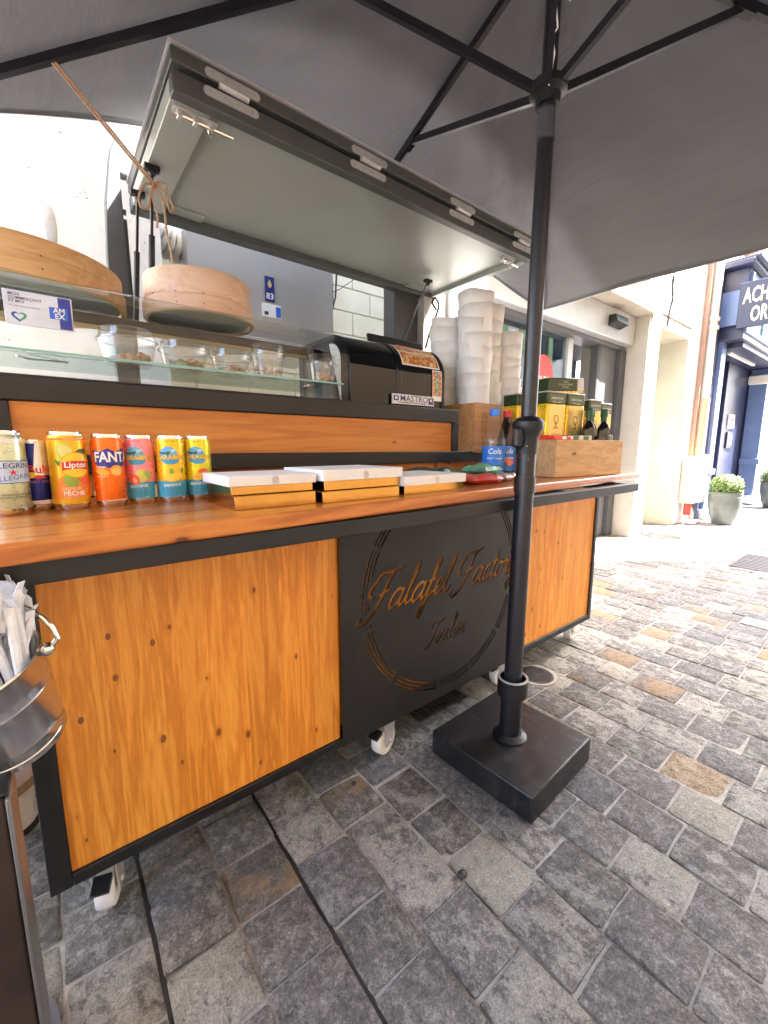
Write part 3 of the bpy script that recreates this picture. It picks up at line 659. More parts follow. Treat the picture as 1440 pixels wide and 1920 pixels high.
# block wall of the kiosk room, left roofless for skylight: each block a piece
bw = empty('block_wall', (1.6, 3.42, 0)); tag(bw, 'cream painted block wall inside the kiosk', 'wall')
obj('mortar', G().box(-.2, 2.95, 3.43, 3.55, 0, 3.4), plain('cream_mortar', (.62, .58, .46), .8), bw)
obj('side_return', G().box(2.95, 3.05, 2.65, 3.55, 0, 3.4), M_BLOCK, bw)
blk = bpy.data.meshes.new('block'); tmp = obj('block', G().box(-.198, .198, -.008, .008, .004, .196), M_BLOCK, bw, bevel=.004)
first = True
for j in range(5, 16):
    for i in range(-1, 9):
        x = .1 + i * .405 + (.2 if j % 2 else 0); z = j * .203
        if x > 2.80: continue
        o = tmp if first else tmp.copy()
        if not first: COL.objects.link(o); o.parent = bw
        o.location = Vector((x, 3.424, z)) - WLOC[bw.name]; first = False
obj('vent_hole', G().box(2.74, 2.84, 3.405, 3.412, 2.36, 2.41), M_INTER, bw)
obj('upper_wall', G().box(.62, 1.797, 1.92, 2.12, 2.362, 7.0), M_FACADE, ki)  # unseen wall added over the kiosk to keep sun out of it
obj('inner_side', G().box(.05, .20, 3.01, 3.4, 0, 3.0), M_BLOCK, ki)
# hood
hd = empty('extractor_hood', (1.15, 2.6, 1.6)); tag(hd, 'brushed stainless extractor hood hanging inside the kiosk', 'extractor hood')
obj('front_plate', G().box(.69, 1.61, 2.60, 2.615, 1.66, 2.17), M_HOOD, hd)
obj('body', G().prism([(2.62, 1.66), (3.2, 1.62), (3.2, 2.3), (2.62, 2.17)], 'x', .69, 1.61), M_HOOD, hd)
obj('bottom_lip', G().box(.66, 1.63, 2.56, 2.64, 1.60, 1.655), M_STEEL, hd, bevel=.005)
obj('maker_plate', G().box(1.52, 1.59, 2.594, 2.599, 1.685, 1.70), INK, hd)
s83 = empty('number_sticker', (1.16, 2.597, 1.89)); tag(s83, 'navy sticker reading 83 on the steel hood', 'sticker')
obj('backing', G().box(1.125, 1.185, 2.5945, 2.598, 1.885, 2.03), NAVY, s83)
flat('lettering', text('83', .05, .02), WHITE, s83, (1.155, 2.594, 1.915), (1, 0, 0), (0, 0, 1))
flat('emblem', shape('poly', [(0, .03), (.014, .0), (.006, -.02), (-.006, -.02), (-.014, 0)]), C('gold_print', (.7, .55, .2)), s83, (1.155, 2.594, 1.985), (1, 0, 0), (0, 0, 1))
c2 = empty('small_card_sticker', (1.17, 2.597, 1.80)); tag(c2, 'small white and blue merchant sticker under the number sticker', 'sticker')
obj('backing', G().box(1.10, 1.225, 2.5945, 2.598, 1.795, 1.872), WHITE, c2)
obj('blue_block', G().box(1.19, 1.222, 2.592, 2.594, 1.80, 1.86), BLUEP, c2)
obj('heart', G().box(1.115, 1.14, 2.592, 2.594, 1.805, 1.825), INK, c2)
# flexible duct
dct = G(); pts = []; rr = []
for i in range(40):
    t = i / 39; pts.append((.40 + .42 * t, 2.72 + .1 * t, 2.26 - .10 * math.sin(t * 2.6) - .03 * t)); rr.append(.088 + .010 * math.sin(i * 2.1))
dct.tube(pts, rr, 16)
tag(obj('air_duct', dct, M_STEEL), 'ribbed silver flexible air duct left of the steel hood', 'air duct')
for i, p in enumerate(([(1.75, 3.36, 2.75), (1.86, 3.33, 2.5), (1.98, 3.34, 2.2), (2.05, 3.36, 2.12), (2.10, 3.35, 2.3), (2.14, 3.36, 2.7)],
          [(1.80, 3.37, 2.76), (1.95, 3.34, 2.4), (2.03, 3.35, 2.18), (2.08, 3.36, 2.2), (2.06, 3.35, 2.75)],
          [(2.0, 3.38, 2.30), (2.15, 3.36, 2.38), (2.38, 3.38, 2.55)])):
    tag(obj('cable', G().tube(p, .008 if i < 2 else .004, 6), M_PLASTB), ('loop of black cable hanging right of the hood, outer one', 'loop of black cable hanging right of the hood, inner one', 'thin stray wire sticking out over the cream blocks')[i], 'cable')
for i, x in enumerate((.95, 1.2, 1.42, 1.55)):
    obj('hanger', G().tube([(x, 2.62, 2.17), (x + .02, 2.62, 2.5)], .006, 6), M_PLASTB, hd)

# ------------------------------------------------------------------ folding hatch held up over the counter
HX0, HX1, HY0, HY1 = .323, 1.884, 1.25, 1.955
ha = empty('folding_hatch', (1.1, 1.6, 1.88)); tag(ha, 'sage grey folding hatch propped open above the display', 'hatch')
obj('upper_leaf', G().box(HX0, HX1, HY0, HY1, 1.938, 1.972), M_HATCHD, ha, bevel=.003)
obj('top_skin', G().box(HX0 - .004, HX1 + .004, HY0 - .006, HY1, 1.9725, 1.979), M_ALU, ha)
obj('lower_panel', G().box(HX0 + .10, HX1 - .035, HY0 + .035, HY1 - .06, 1.893, 1.9), M_HATCH, ha)
obj('front_rail', G().box(HX0, HX1, HY0, HY0 + .034, 1.872, 1.921), M_HATCHD, ha, bevel=.003)
obj('side_rail', G().box(HX0 + .0005, HX0 + .099, HY0 + .035, HY1 - .06, 1.873, 1.920), M_HATCH, ha, bevel=.003)
obj('side_rail', G().box(HX1 - .034, HX1, HY0 + .035, HY1 - .06, 1.873, 1.920), M_HATCH, ha, bevel=.003)
obj('back_rail', G().box(HX0, HX1, HY1 - .059, HY1, 1.868, 1.920), M_HATCHD, ha, bevel=.003)
obj('gap_shade_fill', G().box(HX0 + .02, HX1 - .02, HY0 + .02, HY1 - .02, 1.9215, 1.937), M_RUBBER, ha)  # black filler stands in for the shade between the folded leaves
for xx in (HX0 + .18, HX1 - .18): obj('corner_plate', G().box(xx - .06, xx + .06, HY1 - .12, HY1 - .061, 1.886, 1.8925), M_HATCH, ha)
def hinge(xc):
    h = empty('hinge', (xc, HY0 - .003, 1.93)); h.parent = ha; h.location = WLOC[h.name] - WLOC[ha.name]
    def leaf(z, dx):
        L = .062; r = .011
        pts = [(xc + dx + L * sx + r * math.cos(a), z + r * math.sin(a)) for sx, a0 in ((1, -90), (-1, 90)) for a in [R(a0 + 22.5 * k) for k in range(9)]]
        obj('leaf', G().prism(pts, 'y', HY0 - .0035, HY0 - .0005), M_STEEL, h)
        for sx in (-.055, -.02, .015, .055):
            g = G(); n = 8
            g.prism([(xc + dx + sx + .0045 * math.cos(2 * math.pi * k / n), z + .0045 * math.sin(2 * math.pi * k / n)) for k in range(n)], 'y', HY0 - .0048, HY0 - .0036)
            obj('screw', g, M_ALU, h)
    leaf(1.951, .004); leaf(1.907, -.002)
    obj('barrel', G().tube([(xc - .035, HY0 - .006, 1.931), (xc + .042, HY0 - .006, 1.929)], .0085, 10), M_ALU, h)
for xc in (.472, .923, 1.385, 1.80): hinge(xc)
lt = empty('latch', (.40, HY0 + .06, 1.868)); lt.parent = ha; lt.location = WLOC[lt.name] - WLOC[ha.name]
def latch(par, xa, xb, y):
    obj('plate', G().box(xa, xb, y, y + .028, 1.868, 1.8715), M_STEEL, par)
    obj('bolt', G().tube([(xa + .005, y + .014, 1.860), (xb + .045, y + .014, 1.860)], .0055, 8), M_CHROME, par)
    for k in range(3):
        xx = xa + .015 + k * (xb - xa - .03) / 2
        obj('keeper', G().box(xx - .006, xx + .006, y + .004, y + .024, 1.852, 1.868), M_STEEL, par, bevel=.002)
    obj('knob', G().tube([(xb - .02, y + .014, 1.860), (xb - .02, y + .010, 1.838)], .0045, 8), M_CHROME, par)
latch(lt, .335, .445, HY0 + .045)
lt2 = empty('latch', (1.8, HY0 + .06, 1.868)); lt2.parent = ha; lt2.location = WLOC[lt2.name] - WLOC[ha.name]
latch(lt2, 1.72, 1.81, HY0 + .045)
def gas_strut(a, b, label):
    a = Vector(a); b = Vector(b); e = empty('gas_strut', b); tag(e, label, 'gas strut')
    m = a.lerp(b, .42)
    obj('rod', G().tube([a, m], .005, 8), M_POLE, e); obj('cylinder', G().tube([m, b], .0095, 10), M_PLASTB, e)
    obj('bracket', G().box(a.x - .022, a.x + .022, a.y - .012, a.y + .012, a.z - .006, a.z + .008), M_PLASTB, e)
    obj('ball_joint', G().sphere(a - Vector((0, 0, .012)), .011, 10, 6), M_PLASTB, e)
gas_strut((.335, 1.60, 1.862), (.312, 1.66, 1.42), 'black gas strut under the left end of the hatch, tied with rope')
gas_strut((.322, 1.78, 1.862), (.285, 1.80, 1.42), 'second black gas strut behind the roped one')
gas_strut((1.655, 1.72, 1.865), (1.60, 1.93, 1.50), 'black gas strut under the right end of the hatch')

# ------------------------------------------------------------------ parasol
pa = empty('parasol', (1.07, .705, 0)); tag(pa, 'charcoal rectangular parasol with black pole and square slab base', 'parasol')
AX = lambda z: Vector((1.068 + .0155 * z, .705 + .0005 * z, z))
ca = R(2.0)
def rotb(x, y, c=(1.082, .703)): return (c[0] + x * math.cos(ca) - y * math.sin(ca), c[1] + x * math.sin(ca) + y * math.cos(ca))
bp = [rotb(*p) for p in ((-.18, -.178), (.175, -.172), (.18, .178), (-.185, .178))]
obj('base_slab', G().prism(bp, 'z', .006, .088), M_BASE, pa, bevel=.005)
obj('base_tube', G().tube([AX(.089), AX(.262)], .033, 24), M_PLASTB, pa)
obj('weld_ring', G().lathe([(.052, 0), (.052, .004), (.040, .012), (.036, .016)], AX(.0885), 24), M_PLASTB, pa)
obj('tube_collar', G().lathe([(.046, 0), (.046, .05), (.040, .052), (.040, .01)], AX(.232), 24), M_PLASTB, pa)
obj('collar_lip', G().lathe([(.040, 0), (.046, 0), (.046, .004), (.040, .004), (.040, 0)], AX(.285), 24, False), M_ALU, pa)
obj('lower_pole', G().tube([AX(.24), AX(1.0)], .027, 24), M_POLE, pa)
obj('pole_sleeve', G().tube([AX(.868), AX(.915)], .0305, 24), M_POLE, pa)
obj('upper_pole', G().tube([AX(1.0), AX(1.78), AX(1.905)], .0215, 24), M_POLE, pa)
obj('pole_tip', G().tube([AX(1.885), AX(2.275)], .019, 20), M_POLE, pa)
obj('film_wrap', G().lathe([(.0222, 0), (.0222, .07)], AX(1.79), 20, False), C('grey_film', (.06, .06, .07), .2), pa)
cl = obj('clamp', G().lathe([(.024, -.0), (.030, .002), (.031, .045), (.038, .062), (.044, .075), (.044, .092), (.036, .102), (.022, .108)], AX(.978), 28), M_PLASTB, pa)
obj('clamp_lever', G().lathe([(.008, 0), (.014, .004), (.015, .05), (.010, .056)], AX(1.018) + Vector((-.048, .0, -.02)), 12).box(1.035, 1.06, .693, .715, 1.02, 1.045), M_PLASTB, cl, bevel=.003)
for z in (1.055, 1.003, .965):
    obj('rivet', G().sphere(AX(z) + Vector((-.030 if z > .99 else -.020, -.018, 0)), .0028, 6, 4), M_CHROME, pa)
APX = Vector((1.103, .705, 2.28)); CA = R(-4.0); HA, HB = 1.60, 1.09; ZC, ZM = 1.898, 2.062
def cv(x, y, z): return Vector((APX.x + x * math.cos(CA) - y * math.sin(CA), APX.y + x * math.sin(CA) + y * math.cos(CA), z))
corners = [Vector((2.69, 1.695, 1.90)), Vector((1.22, 1.72, 2.05)), Vector((-.335, 1.788, 1.827)), Vector((-.42, -.30, 1.89)), Vector((1.0, -.36, 2.05)), Vector((2.62, -.20, 1.90))]
hub = AX(1.905)
# six cloth panels between the ribs, slightly sagging
rgc = random.Random(11)
for i in range(6):
    a, b = corners[i], corners[(i + 1) % 6]
    g = G(); N, K = 26, 30; idx = {}
    side = abs((a - b).x) < 1.0
    for j in range(N + 1):
        t = j / N
        for k in range(K + 1):
            s = k / K
            e = a.lerp(b, s); p = APX.lerp(e, t)
            sag = math.sin(math.pi * s) * t
            p = p.copy(); p.z += (.05, .135, -.012, -.012, -.012, -.012)[i] * sag * t + .009 * math.sin(9 * s + 3 * t + i) * t * math.sin(math.pi * s) + .005 * math.sin(17 * t + 5 * s) * math.sin(math.pi * s) + .008 * math.sin(23 * s + 6 * t) * math.sin(math.pi * s) * (1 - t) * t * 3 + .003 * math.sin(31 * t - 13 * s) * math.sin(math.pi * s)
            if t > .93: p.z -= .0
            g.v.append(tuple(p + Vector((0, 0, .012))))
    for j in range(N):
        for k in range(K):
            q = j * (K + 1) + k; g.f.append((q, q + 1, q + K + 2, q + K + 1)); g.m.append(0)
    cp = obj('canopy_panel', g, M_CANOPY, pa, ang=60)
    sm = cp.modifiers.new('thick', 'SOLIDIFY'); sm.thickness = .0016
    # hem
    hg = G()
    pts = [Vector(g.v[N * (K + 1) + k]) for k in range(K + 1)]
    for k in range(K):
        p, q = pts[k], pts[k + 1]; inw = (APX - (p + q) / 2); inw.z = 0; inw.normalize()
        hg.add([p + Vector((0, 0, -.003)), q + Vector((0, 0, -.003)), q + inw * .028 + Vector((0, 0, .0025)), p + inw * .028 + Vector((0, 0, .0025))], [(0, 1, 2, 3)])
        hg.add([p, q, q + Vector((0, 0, -.006)), p + Vector((0, 0, -.006))], [(0, 1, 2, 3)])
    obj('hem', hg, M_CANOPY, cp)
for i, c in enumerate(corners):
    d = (c - APX); L = d.length
    obj('rib', G().bar(APX + d * .02 + Vector((0, 0, -.004)), c + Vector((0, 0, .000)), .015, .024), M_POLE, pa)
    j = APX + d * (.30 if i not in (1, 4) else .60) + Vector((0, 0, -.014))
    hd2 = Vector((d.x, d.y, 0)).normalized()
    st_ = obj('strut', G().bar(hub + hd2 * .03 + Vector((0, 0, .005)), j, .013, .020), M_POLE, pa)
    obj('strut_bracket', G().bar(j + d.normalized() * -.02, j + d.normalized() * .035, .022, .022), M_PLASTB, st_)
obj('hub', G().lathe([(.022, -.035), (.030, -.034), (.032, -.012), (.046, -.004), (.047, .014), (.036, .022), (.018, .026)], hub, 24), M_PLASTB, pa)
obj('top_crown', G().lathe([(.02, -.05), (.04, -.045), (.045, -.01), (.03, .0)], APX + Vector((0, 0, -.01)), 20), M_PLASTB, pa)
obj('pull_cord', G().tube([hub + Vector((-.03, -.02, -.01)), hub + Vector((-.02, -.025, .06)), hub + Vector((-.025, -.02, .10)), hub + Vector((-.012, -.025, .12)), hub + Vector((-.02, -.02, .18)), hub + Vector((.0, -.03, .20)), hub + Vector((.03, -.03, .195)), hub + Vector((-.02, -.028, .215))], .0022, 6), M_WHITEP, pa)

# rope from rib to strut
def smooth_path(pts, n=8):
    P = [Vector(p) for p in pts]; P = [P[0] * 2 - P[1]] + P + [P[-1] * 2 - P[-2]]; out = []
    for i in range(1, len(P) - 2):
        for k in range(n):
            t = k / n; a, b, c, d = P[i - 1:i + 3]
            out.append(.5 * ((2 * b) + (c - a) * t + (2 * a - 5 * b + 4 * c - d) * t * t + (3 * b - a - 3 * c + d) * t ** 3))
    out.append(P[-2]); return out
rp = empty('rope', (.33, 1.58, 1.80)); tag(rp, 'thin brown rope tied from the parasol rib to the hatch strut', 'rope')
s_ = 1.335; rib_pt = APX.lerp(corners[2], .70) + Vector((0, 0, -.012))
kn = Vector((.330, 1.570, 1.800))
for off in ((0, 0, 0), (.006, -.004, .002)): obj('strand', G().tube([rib_pt + Vector(off), kn + Vector(off)], .0032, 7), M_ROPE, rp)
obj('knot', G().sphere(kn, .010, 10, 7, sc=(1.3, 1, 1)), M_ROPE, rp)
def rl(pts): obj('loop', G().tube(smooth_path([kn + Vector(p) for p in pts]), .0034, 7), M_ROPE, rp)
rl([(0, -.005, 0), (-.025, -.01, -.01), (-.045, -.01, -.05), (-.040, -.01, -.078), (-.02, -.01, -.07), (-.012, -.012, -.03), (0, -.012, .003)])
rl([(0, -.006, 0), (.018, -.012, .012), (.035, -.012, .004), (.03, -.012, -.03), (.042, -.012, -.065), (.05, -.012, -.05), (.035, -.012, -.02), (.01, -.012, 0)])
rl([(0, -.006, 0), (-.008, -.014, -.04), (.002, -.014, -.09), (-.002, -.014, -.125)])
rl([(.004, -.006, 0), (.022, -.012, -.05), (.024, -.02, -.13), (.034, -.02, -.21), (.03, -.02, -.27)])

# ------------------------------------------------------------------ food cart
ct = empty('food_cart', (1.0, 1.35, 0)); tag(ct, 'black framed serving cart with orange pine panels and lettered black sign plate', 'food cart')
Y0 = .96; CZ = .878
# black frame
obj('frame_post', G().box(-.083, -.046, .953, .99, .122, .84), M_BLACK, ct, bevel=.002)
obj('frame_post', G().box(2.088, 2.112, .953, .985, .122, .84), M_BLACK, ct, bevel=.002)
obj('frame_post', G().box(2.088, 2.112, 1.75, 1.785, .122, .84), M_BLACK, ct, bevel=.002)
obj('bottom_rail', G().box(-.0455, 2.0875, .953, .99, .122, .1495), M_BLACK, ct, bevel=.002)
obj('top_rail', G().box(-.0455, 2.0875, .953, .99, .812, .842), M_BLACK, ct, bevel=.002)
obj('rear_rail', G().box(-.083, 2.0875, 1.75, 1.785, .122, .15), M_BLACK, ct)
obj('side_rail', G().box(-.083, -.046, .99, 1.75, .122, .15), M_BLACK, ct)
obj('side_rail', G().box(2.088, 2.112, .985, 1.75, .122, .15), M_BLACK, ct)
obj('floor_panel', G().box(-.045, 2.087, .99, 1.75, .151, .165), M_BLACK, ct)
obj('rear_panel', G().box(-.08, 2.11, 1.70, 1.749, .166, .86), M_BLACK, ct)
obj('end_panel', G().box(2.092, 2.108, .986, 1.699, .151, .83), M_PINE, ct)
obj('end_panel', G().box(-.075, -.06, .991, 1.699, .151, .83), M_PINE, ct)
# pine boards
def boards(x0, x1, widths):
    tot = sum(widths); x = x0
    for w in widths:
        w = w / tot * (x1 - x0)
        o = obj('board', G().box(x + .00012, x + w - .00012, .961 + random.uniform(0, .0003), .980, .150, .8115), M_PINE, ct)
        x += w
boards(-.0455, .5935, [1, 1.15, .95, 1.1, 1, 1.05, .9])
boards(1.452, 2.0875, [1, .95, 1.1, 1, 1.05, 1])
# sign backing board: stained boards behind the cut plate
for k in range(6):
    x = .60 + k * .142; obj('backing_board', G().box(x + .0004, x + .1416, .990, .999, .150, .8115), M_PINE, ct)
# --- sign plate cut with lettering and ring (contour of a distance field)
def cat(pts, n=7):
    P = [np.array(p, float) for p in pts]; P = [2 * P[0] - P[1]] + P + [2 * P[-1] - P[-2]]; out = []
    for i in range(1, len(P) - 2):
        a, b, c, d = P[i - 1:i + 3]
        for k in range(n):
            t = k / n; out.append(.5 * (2 * b + (c - a) * t + (2 * a - 5 * b + 4 * c - d) * t * t + (3 * b - a - 3 * c + d) * t ** 3))
    out.append(P[-2]); return np.array(out)
GL = {
 'F': (1.75, [[(.25, 1.62), (.42, 1.92), (.8, 2.02), (1.3, 2.02), (1.75, 2.14), (1.95, 2.16)], [(.25, 1.62), (.02, 1.36), (.0, 1.02), (.22, .86)],
              [(1.35, 2.02), (1.15, 1.5), (1.0, .9), (.8, .3), (.45, -.2), (.05, -.4), (-.25, -.3), (-.22, -.05)], [(.75, .92), (1.1, 1.0), (1.42, 1.06)]]),
 'T': (1.2, [[(.2, 1.55), (.35, 1.9), (.8, 2.0), (1.3, 1.98), (1.75, 2.12)], [(1.1, 2.0), (.9, 1.3), (.7, .5), (.4, 0), (.0, -.15), (-.2, .05)]]),
 'a': (1.12, [[(.82, .82), (.5, 1.0), (.15, .72), (.02, .3), (.18, .02), (.45, .12), (.72, .5), (.86, .95)], [(.86, .95), (.78, .4), (.82, .06), (.98, .06), (1.15, .3)]]),
 'l': (.66, [[(.0, .3), (.3, 1.0), (.5, 1.8), (.46, 2.2), (.3, 2.0), (.2, 1.2), (.16, .4), (.26, .04), (.44, .06), (.68, .32)]]),
 'f': (.74, [[(.0, .3), (.34, 1.0), (.58, 1.8), (.55, 2.15), (.38, 2.05), (.28, 1.2), (.18, .2), (.05, -.7), (-.12, -.98), (-.3, -.85), (-.2, -.45), (.2, .0), (.74, .36)], [(.05, .95), (.6, 1.0)]]),
 'e': (.74, [[(.0, .36), (.35, .45), (.56, .74), (.42, 1.0), (.16, .8), (.06, .36), (.2, .03), (.45, .06), (.76, .34)]]),
 'c': (.76, [[(.6, .78), (.46, 1.0), (.18, .8), (.06, .36), (.2, .03), (.45, .06), (.78, .34)]]),
 't': (.62, [[(.36, 1.7), (.26, .9), (.2, .3), (.3, .03), (.46, .08), (.64, .34)], [(.02, 1.08), (.6, 1.14)]]),
 'o': (.82, [[(.42, 1.0), (.14, .72), (.08, .28), (.3, .02), (.56, .25), (.62, .7), (.42, 1.0)], [(.56, .86), (.84, .9)]]),
 'r': (.76, [[(.0, .82), (.2, 1.06), (.3, .9), (.52, .9), (.58, .8), (.5, .3), (.56, .05), (.7, .1), (.8, .3)]]),
 'y': (.9, [[(.02, .85), (.1, .98), (.12, .4), (.26, .05), (.5, .2), (.76, .95)], [(.76, .95), (.68, .1), (.52, -.65), (.28, -1.0), (.08, -.85), (.25, -.45), (.95, .3)]]),
 'u': (1.0, [[(.02, .8), (.12, .98), (.1, .35), (.24, .04), (.48, .25), (.66, .95)], [(.66, .95), (.6, .3), (.68, .05), (.84, .08), (1.0, .3)]]),
 'n': (1.0, [[(.0, .8), (.14, .98), (.1, .0)], [(.12, .4), (.36, .9), (.56, .92), (.6, .6), (.56, .2), (.66, .04), (.84, .1), (1.0, .3)]]),
 ' ': (.55, []),
}
def script(s, x0, z0, h, shear=.42, sx=1.0):
    out = []; x = 0
    for i, ch in enumerate(s):
        w, strokes = GL[ch]
        for st in strokes:
            p = cat(st); q = np.empty_like(p); q[:, 0] = x0 + ((x + p[:, 0]) * sx + p[:, 1] * shear) * h; q[:, 1] = z0 + p[:, 1] * h; out.append(q)
        x += w
    return out, x0 + x * sx * h
def sign_plate():
    x0, x1, z0, z1 = .5945, 1.4515, .124, .843
    cell = .0026
    nx = int(round((x1 - x0) / cell)) + 1; nz = int(round((z1 - z0) / cell)) + 1
    xs = np.linspace(x0, x1, nx); zs = np.linspace(z0, z1, nz)
    X, Z = np.meshgrid(xs, zs)           # [z,x]
    D = np.full(X.shape, .02)            # distance outside the cut; negative inside
    def strokes(ps, w0, w1):
        nonlocal D
        for p in ps:
            for a, b in zip(p[:-1], p[1:]):
                d = b - a; L2 = d @ d + 1e-12
                ang = abs(math.atan2(d[1], d[0])) ; 
                w = w1 if d[1] < 0 else w0 + (w1 - w0) * .35
                lo = np.minimum(a, b) - .02; hi = np.maximum(a, b) + .02
                i0, i1 = np.searchsorted(xs, (lo[0], hi[0])); j0, j1 = np.searchsorted(zs, (lo[1], hi[1]))
                if i1 <= i0 or j1 <= j0: continue
                xx = X[j0:j1, i0:i1]; zz = Z[j0:j1, i0:i1]
                t = np.clip(((xx - a[0]) * d[0] + (zz - a[1]) * d[1]) / L2, 0, 1)
                dist = np.hypot(xx - a[0] - t * d[0], zz - a[1] - t * d[1]) - w
                D[j0:j1, i0:i1] = np.minimum(D[j0:j1, i0:i1], dist)
    # ring of three slots
    rx, rz = 1.040, .535; rad = np.hypot(X - rx, Z - rz); an = np.degrees(np.arctan2(Z - rz, X - rx)) % 360
    ring = np.full(X.shape, .02)
    for r0 in (.372, .360, .348): ring = np.minimum(ring, np.abs(rad - r0) - .0028)
    br = np.full(X.shape, 1.0)
    for b0 in (12, 40, 68, 110, 152, 192, 228, 262, 288, 318, 342):
        da = np.abs((an - b0 + 180) % 360 - 180); br = np.minimum(br, da * math.pi / 180 * .36 - .006)
    ring = np.maximum(ring, -br)
    tx, _ = script('Falafel Factory', .672, .508, .0585, .40, .905)
    keep = np.full(X.shape, 1.0)
    for p in tx:
        for q in p[::3]: keep = np.minimum(keep, np.hypot(X - q[0], Z - q[1]) - .020)
    ring = np.maximum(ring, -keep)
    D = np.minimum(D, ring)
    strokes(tx, .0036, .0060)
    t2, _ = script('Toulon', .925, .335, .038, .40, .95)
    strokes(t2, .0022, .0036)
    D[0, :] = D[-1, :] = .02; D[:, 0] = D[:, -1] = .02
    g = G(); vid = {}
    YF, YB = .9485, .9525
    def vert(key, x, z):
        if key not in vid:
            vid[key] = len(g.v); g.v.append((x, YF, z))
        return vid[key]
    def corner(j, i): return vert(('c', j, i), xs[i], zs[j])
    def cross(j, i, j2, i2):
        k = ('e', min((j, i), (j2, i2)), max((j, i), (j2, i2)))
        a, b = D[j, i], D[j2, i2]; t = a / (a - b)
        return vert(k, xs[i] + (xs[i2] - xs[i]) * t, zs[j] + (zs[j2] - zs[j]) * t)
    solid = D > 0
    full = solid[:-1, :-1] & solid[1:, :-1] & solid[:-1, 1:] & solid[1:, 1:]
    anyc = solid[:-1, :-1] | solid[1:, :-1] | solid[:-1, 1:] | solid[1:, 1:]
    faces = []; walls = []
    for j in range(nz - 1):
        i = 0
        while i < nx - 1:
            if full[j, i]:
                k = i
                while k < nx - 1 and full[j, k]: k += 1
                faces.append((corner(j, i), corner(j, k), corner(j + 1, k), corner(j + 1, i))); i = k; continue
            if anyc[j, i]:
                cs = [(j, i), (j, i + 1), (j + 1, i + 1), (j + 1, i)]; poly = []; kinds = []
                for k in range(4):
                    a, b = cs[k], cs[(k + 1) % 4]
                    if solid[a]: poly.append(corner(*a)); kinds.append(0)
                    if solid[a] != solid[b]: poly.append(cross(*a, *b)); kinds.append(1)
                if len(poly) >= 3:
                    faces.append(tuple(poly))
                    n = len(poly)
                    for k in range(n):
                        if kinds[k] and kinds[(k + 1) % n] and not (n == 2): walls.append((poly[k], poly[(k + 1) % n]))
            i += 1
    g.f = faces; g.m = [0] * len(faces)
    bk = {}
    def back(v):
        if v not in bk: bk[v] = len(g.v); p = g.v[v]; g.v.append((p[0], YB, p[2]))
        return bk[v]
    for a, b in walls: g.f.append((a, back(a), back(b), b)); g.m.append(0)
    me = bpy.data.meshes.new('sign_plate'); me.from_pydata(g.v, [], g.f); me.materials.append(M_BLACK2); me.validate(); me.update()
    o = bpy.data.objects.new('sign_plate', me); COL.objects.link(o); o.parent = ct; o.location = -WLOC[ct.name]
    o['label'] = 'black sign plate cut with the words Falafel Factory Toulon inside a ring'
    WLOC[o.name] = Vector((0, 0, 0)); return o
sign_plate()
# counter planks (slightly skewed to the cart) and its steel bar
YAW = .055
def skew(p): return (p[0] - p[1] * YAW * 0, p[1] + YAW * p[0], p[2])
edges = [.710, .845, .985, 1.10, 1.235]
for a, b in zip(edges[:-1], edges[1:]):
    g = G().box(-.75, 2.27, a + .0006, b - .0006, .847, CZ)
    # subdivide along the length for a hand-worn front edge
    g.v = [(p[0], p[1] + YAW * p[0], p[2]) for p in g.v]
    obj('counter_plank', g, M_COUNT, ct, bevel=.006 if a < .72 else .0012, seg=3)
obj('bar', G().box(-.75, 1.99, .735, .765, .811, .8455), M_BLACK, ct, bevel=.002)
for x in (-.06, .62, 1.43, 1.93): obj('bar_arm', G().box(x, x + .025, .766, .952, .813, .8445), M_BLACK, ct)
obj('bar_arm', G().box(-.70, -.675, .766, .952, .813, .8445), M_BLACK, ct)
# raised back shelf
obj('raised_top_rail', G().box(-.75, 1.402, 1.25, 1.30, 1.102, 1.157), M_BLACK, ct, bevel=.003)
obj('raised_bottom_rail', G().box(-.75, 1.52, 1.25, 1.30, .935, .981), M_BLACK, ct, bevel=.003)
obj('raised_post', G().box(1.366, 1.402, 1.2495, 1.30, .9815, 1.1015), M_BLACK, ct, bevel=.003)
obj('raised_post', G().box(-.098, -.062, 1.2495, 1.30, .9815, 1.1015), M_BLACK, ct, bevel=.003)
obj('raised_board', G().box(-.0615, 1.3655, 1.262, 1.285, .9815, 1.1015), M_PINEX, ct)
obj('raised_board', G().box(-.75, -.0985, 1.262, 1.285, .9815, 1.1015), M_PINEX, ct)
for x0, x1 in ((-.75, .30), (.302, .72), (.76, 1.28), (1.30, 1.60)): obj('back_strip', G().box(x0, x1, 1.275, 1.29, CZ + .0005, .934), M_PINEX, ct)
obj('strip_post', G().box(.722, .758, 1.262, 1.29, CZ + .0005, .934), M_BLACK, ct)
obj('raised_shelf', G().box(-.75, 1.40, 1.3005, 1.80, 1.13, 1.150), M_BLACK, ct)
obj('ledge', G().box(1.403, 2.05, 1.3005, 1.80, .94, .970), M_BLACK, ct)
obj('ledge_rail', G().box(1.521, 2.05, 1.25, 1.2995, .935, .970), M_BLACK, ct)
obj('shelf_support', G().box(-.75, 2.05, 1.70, 1.76, .862, .935), M_BLACK, ct)
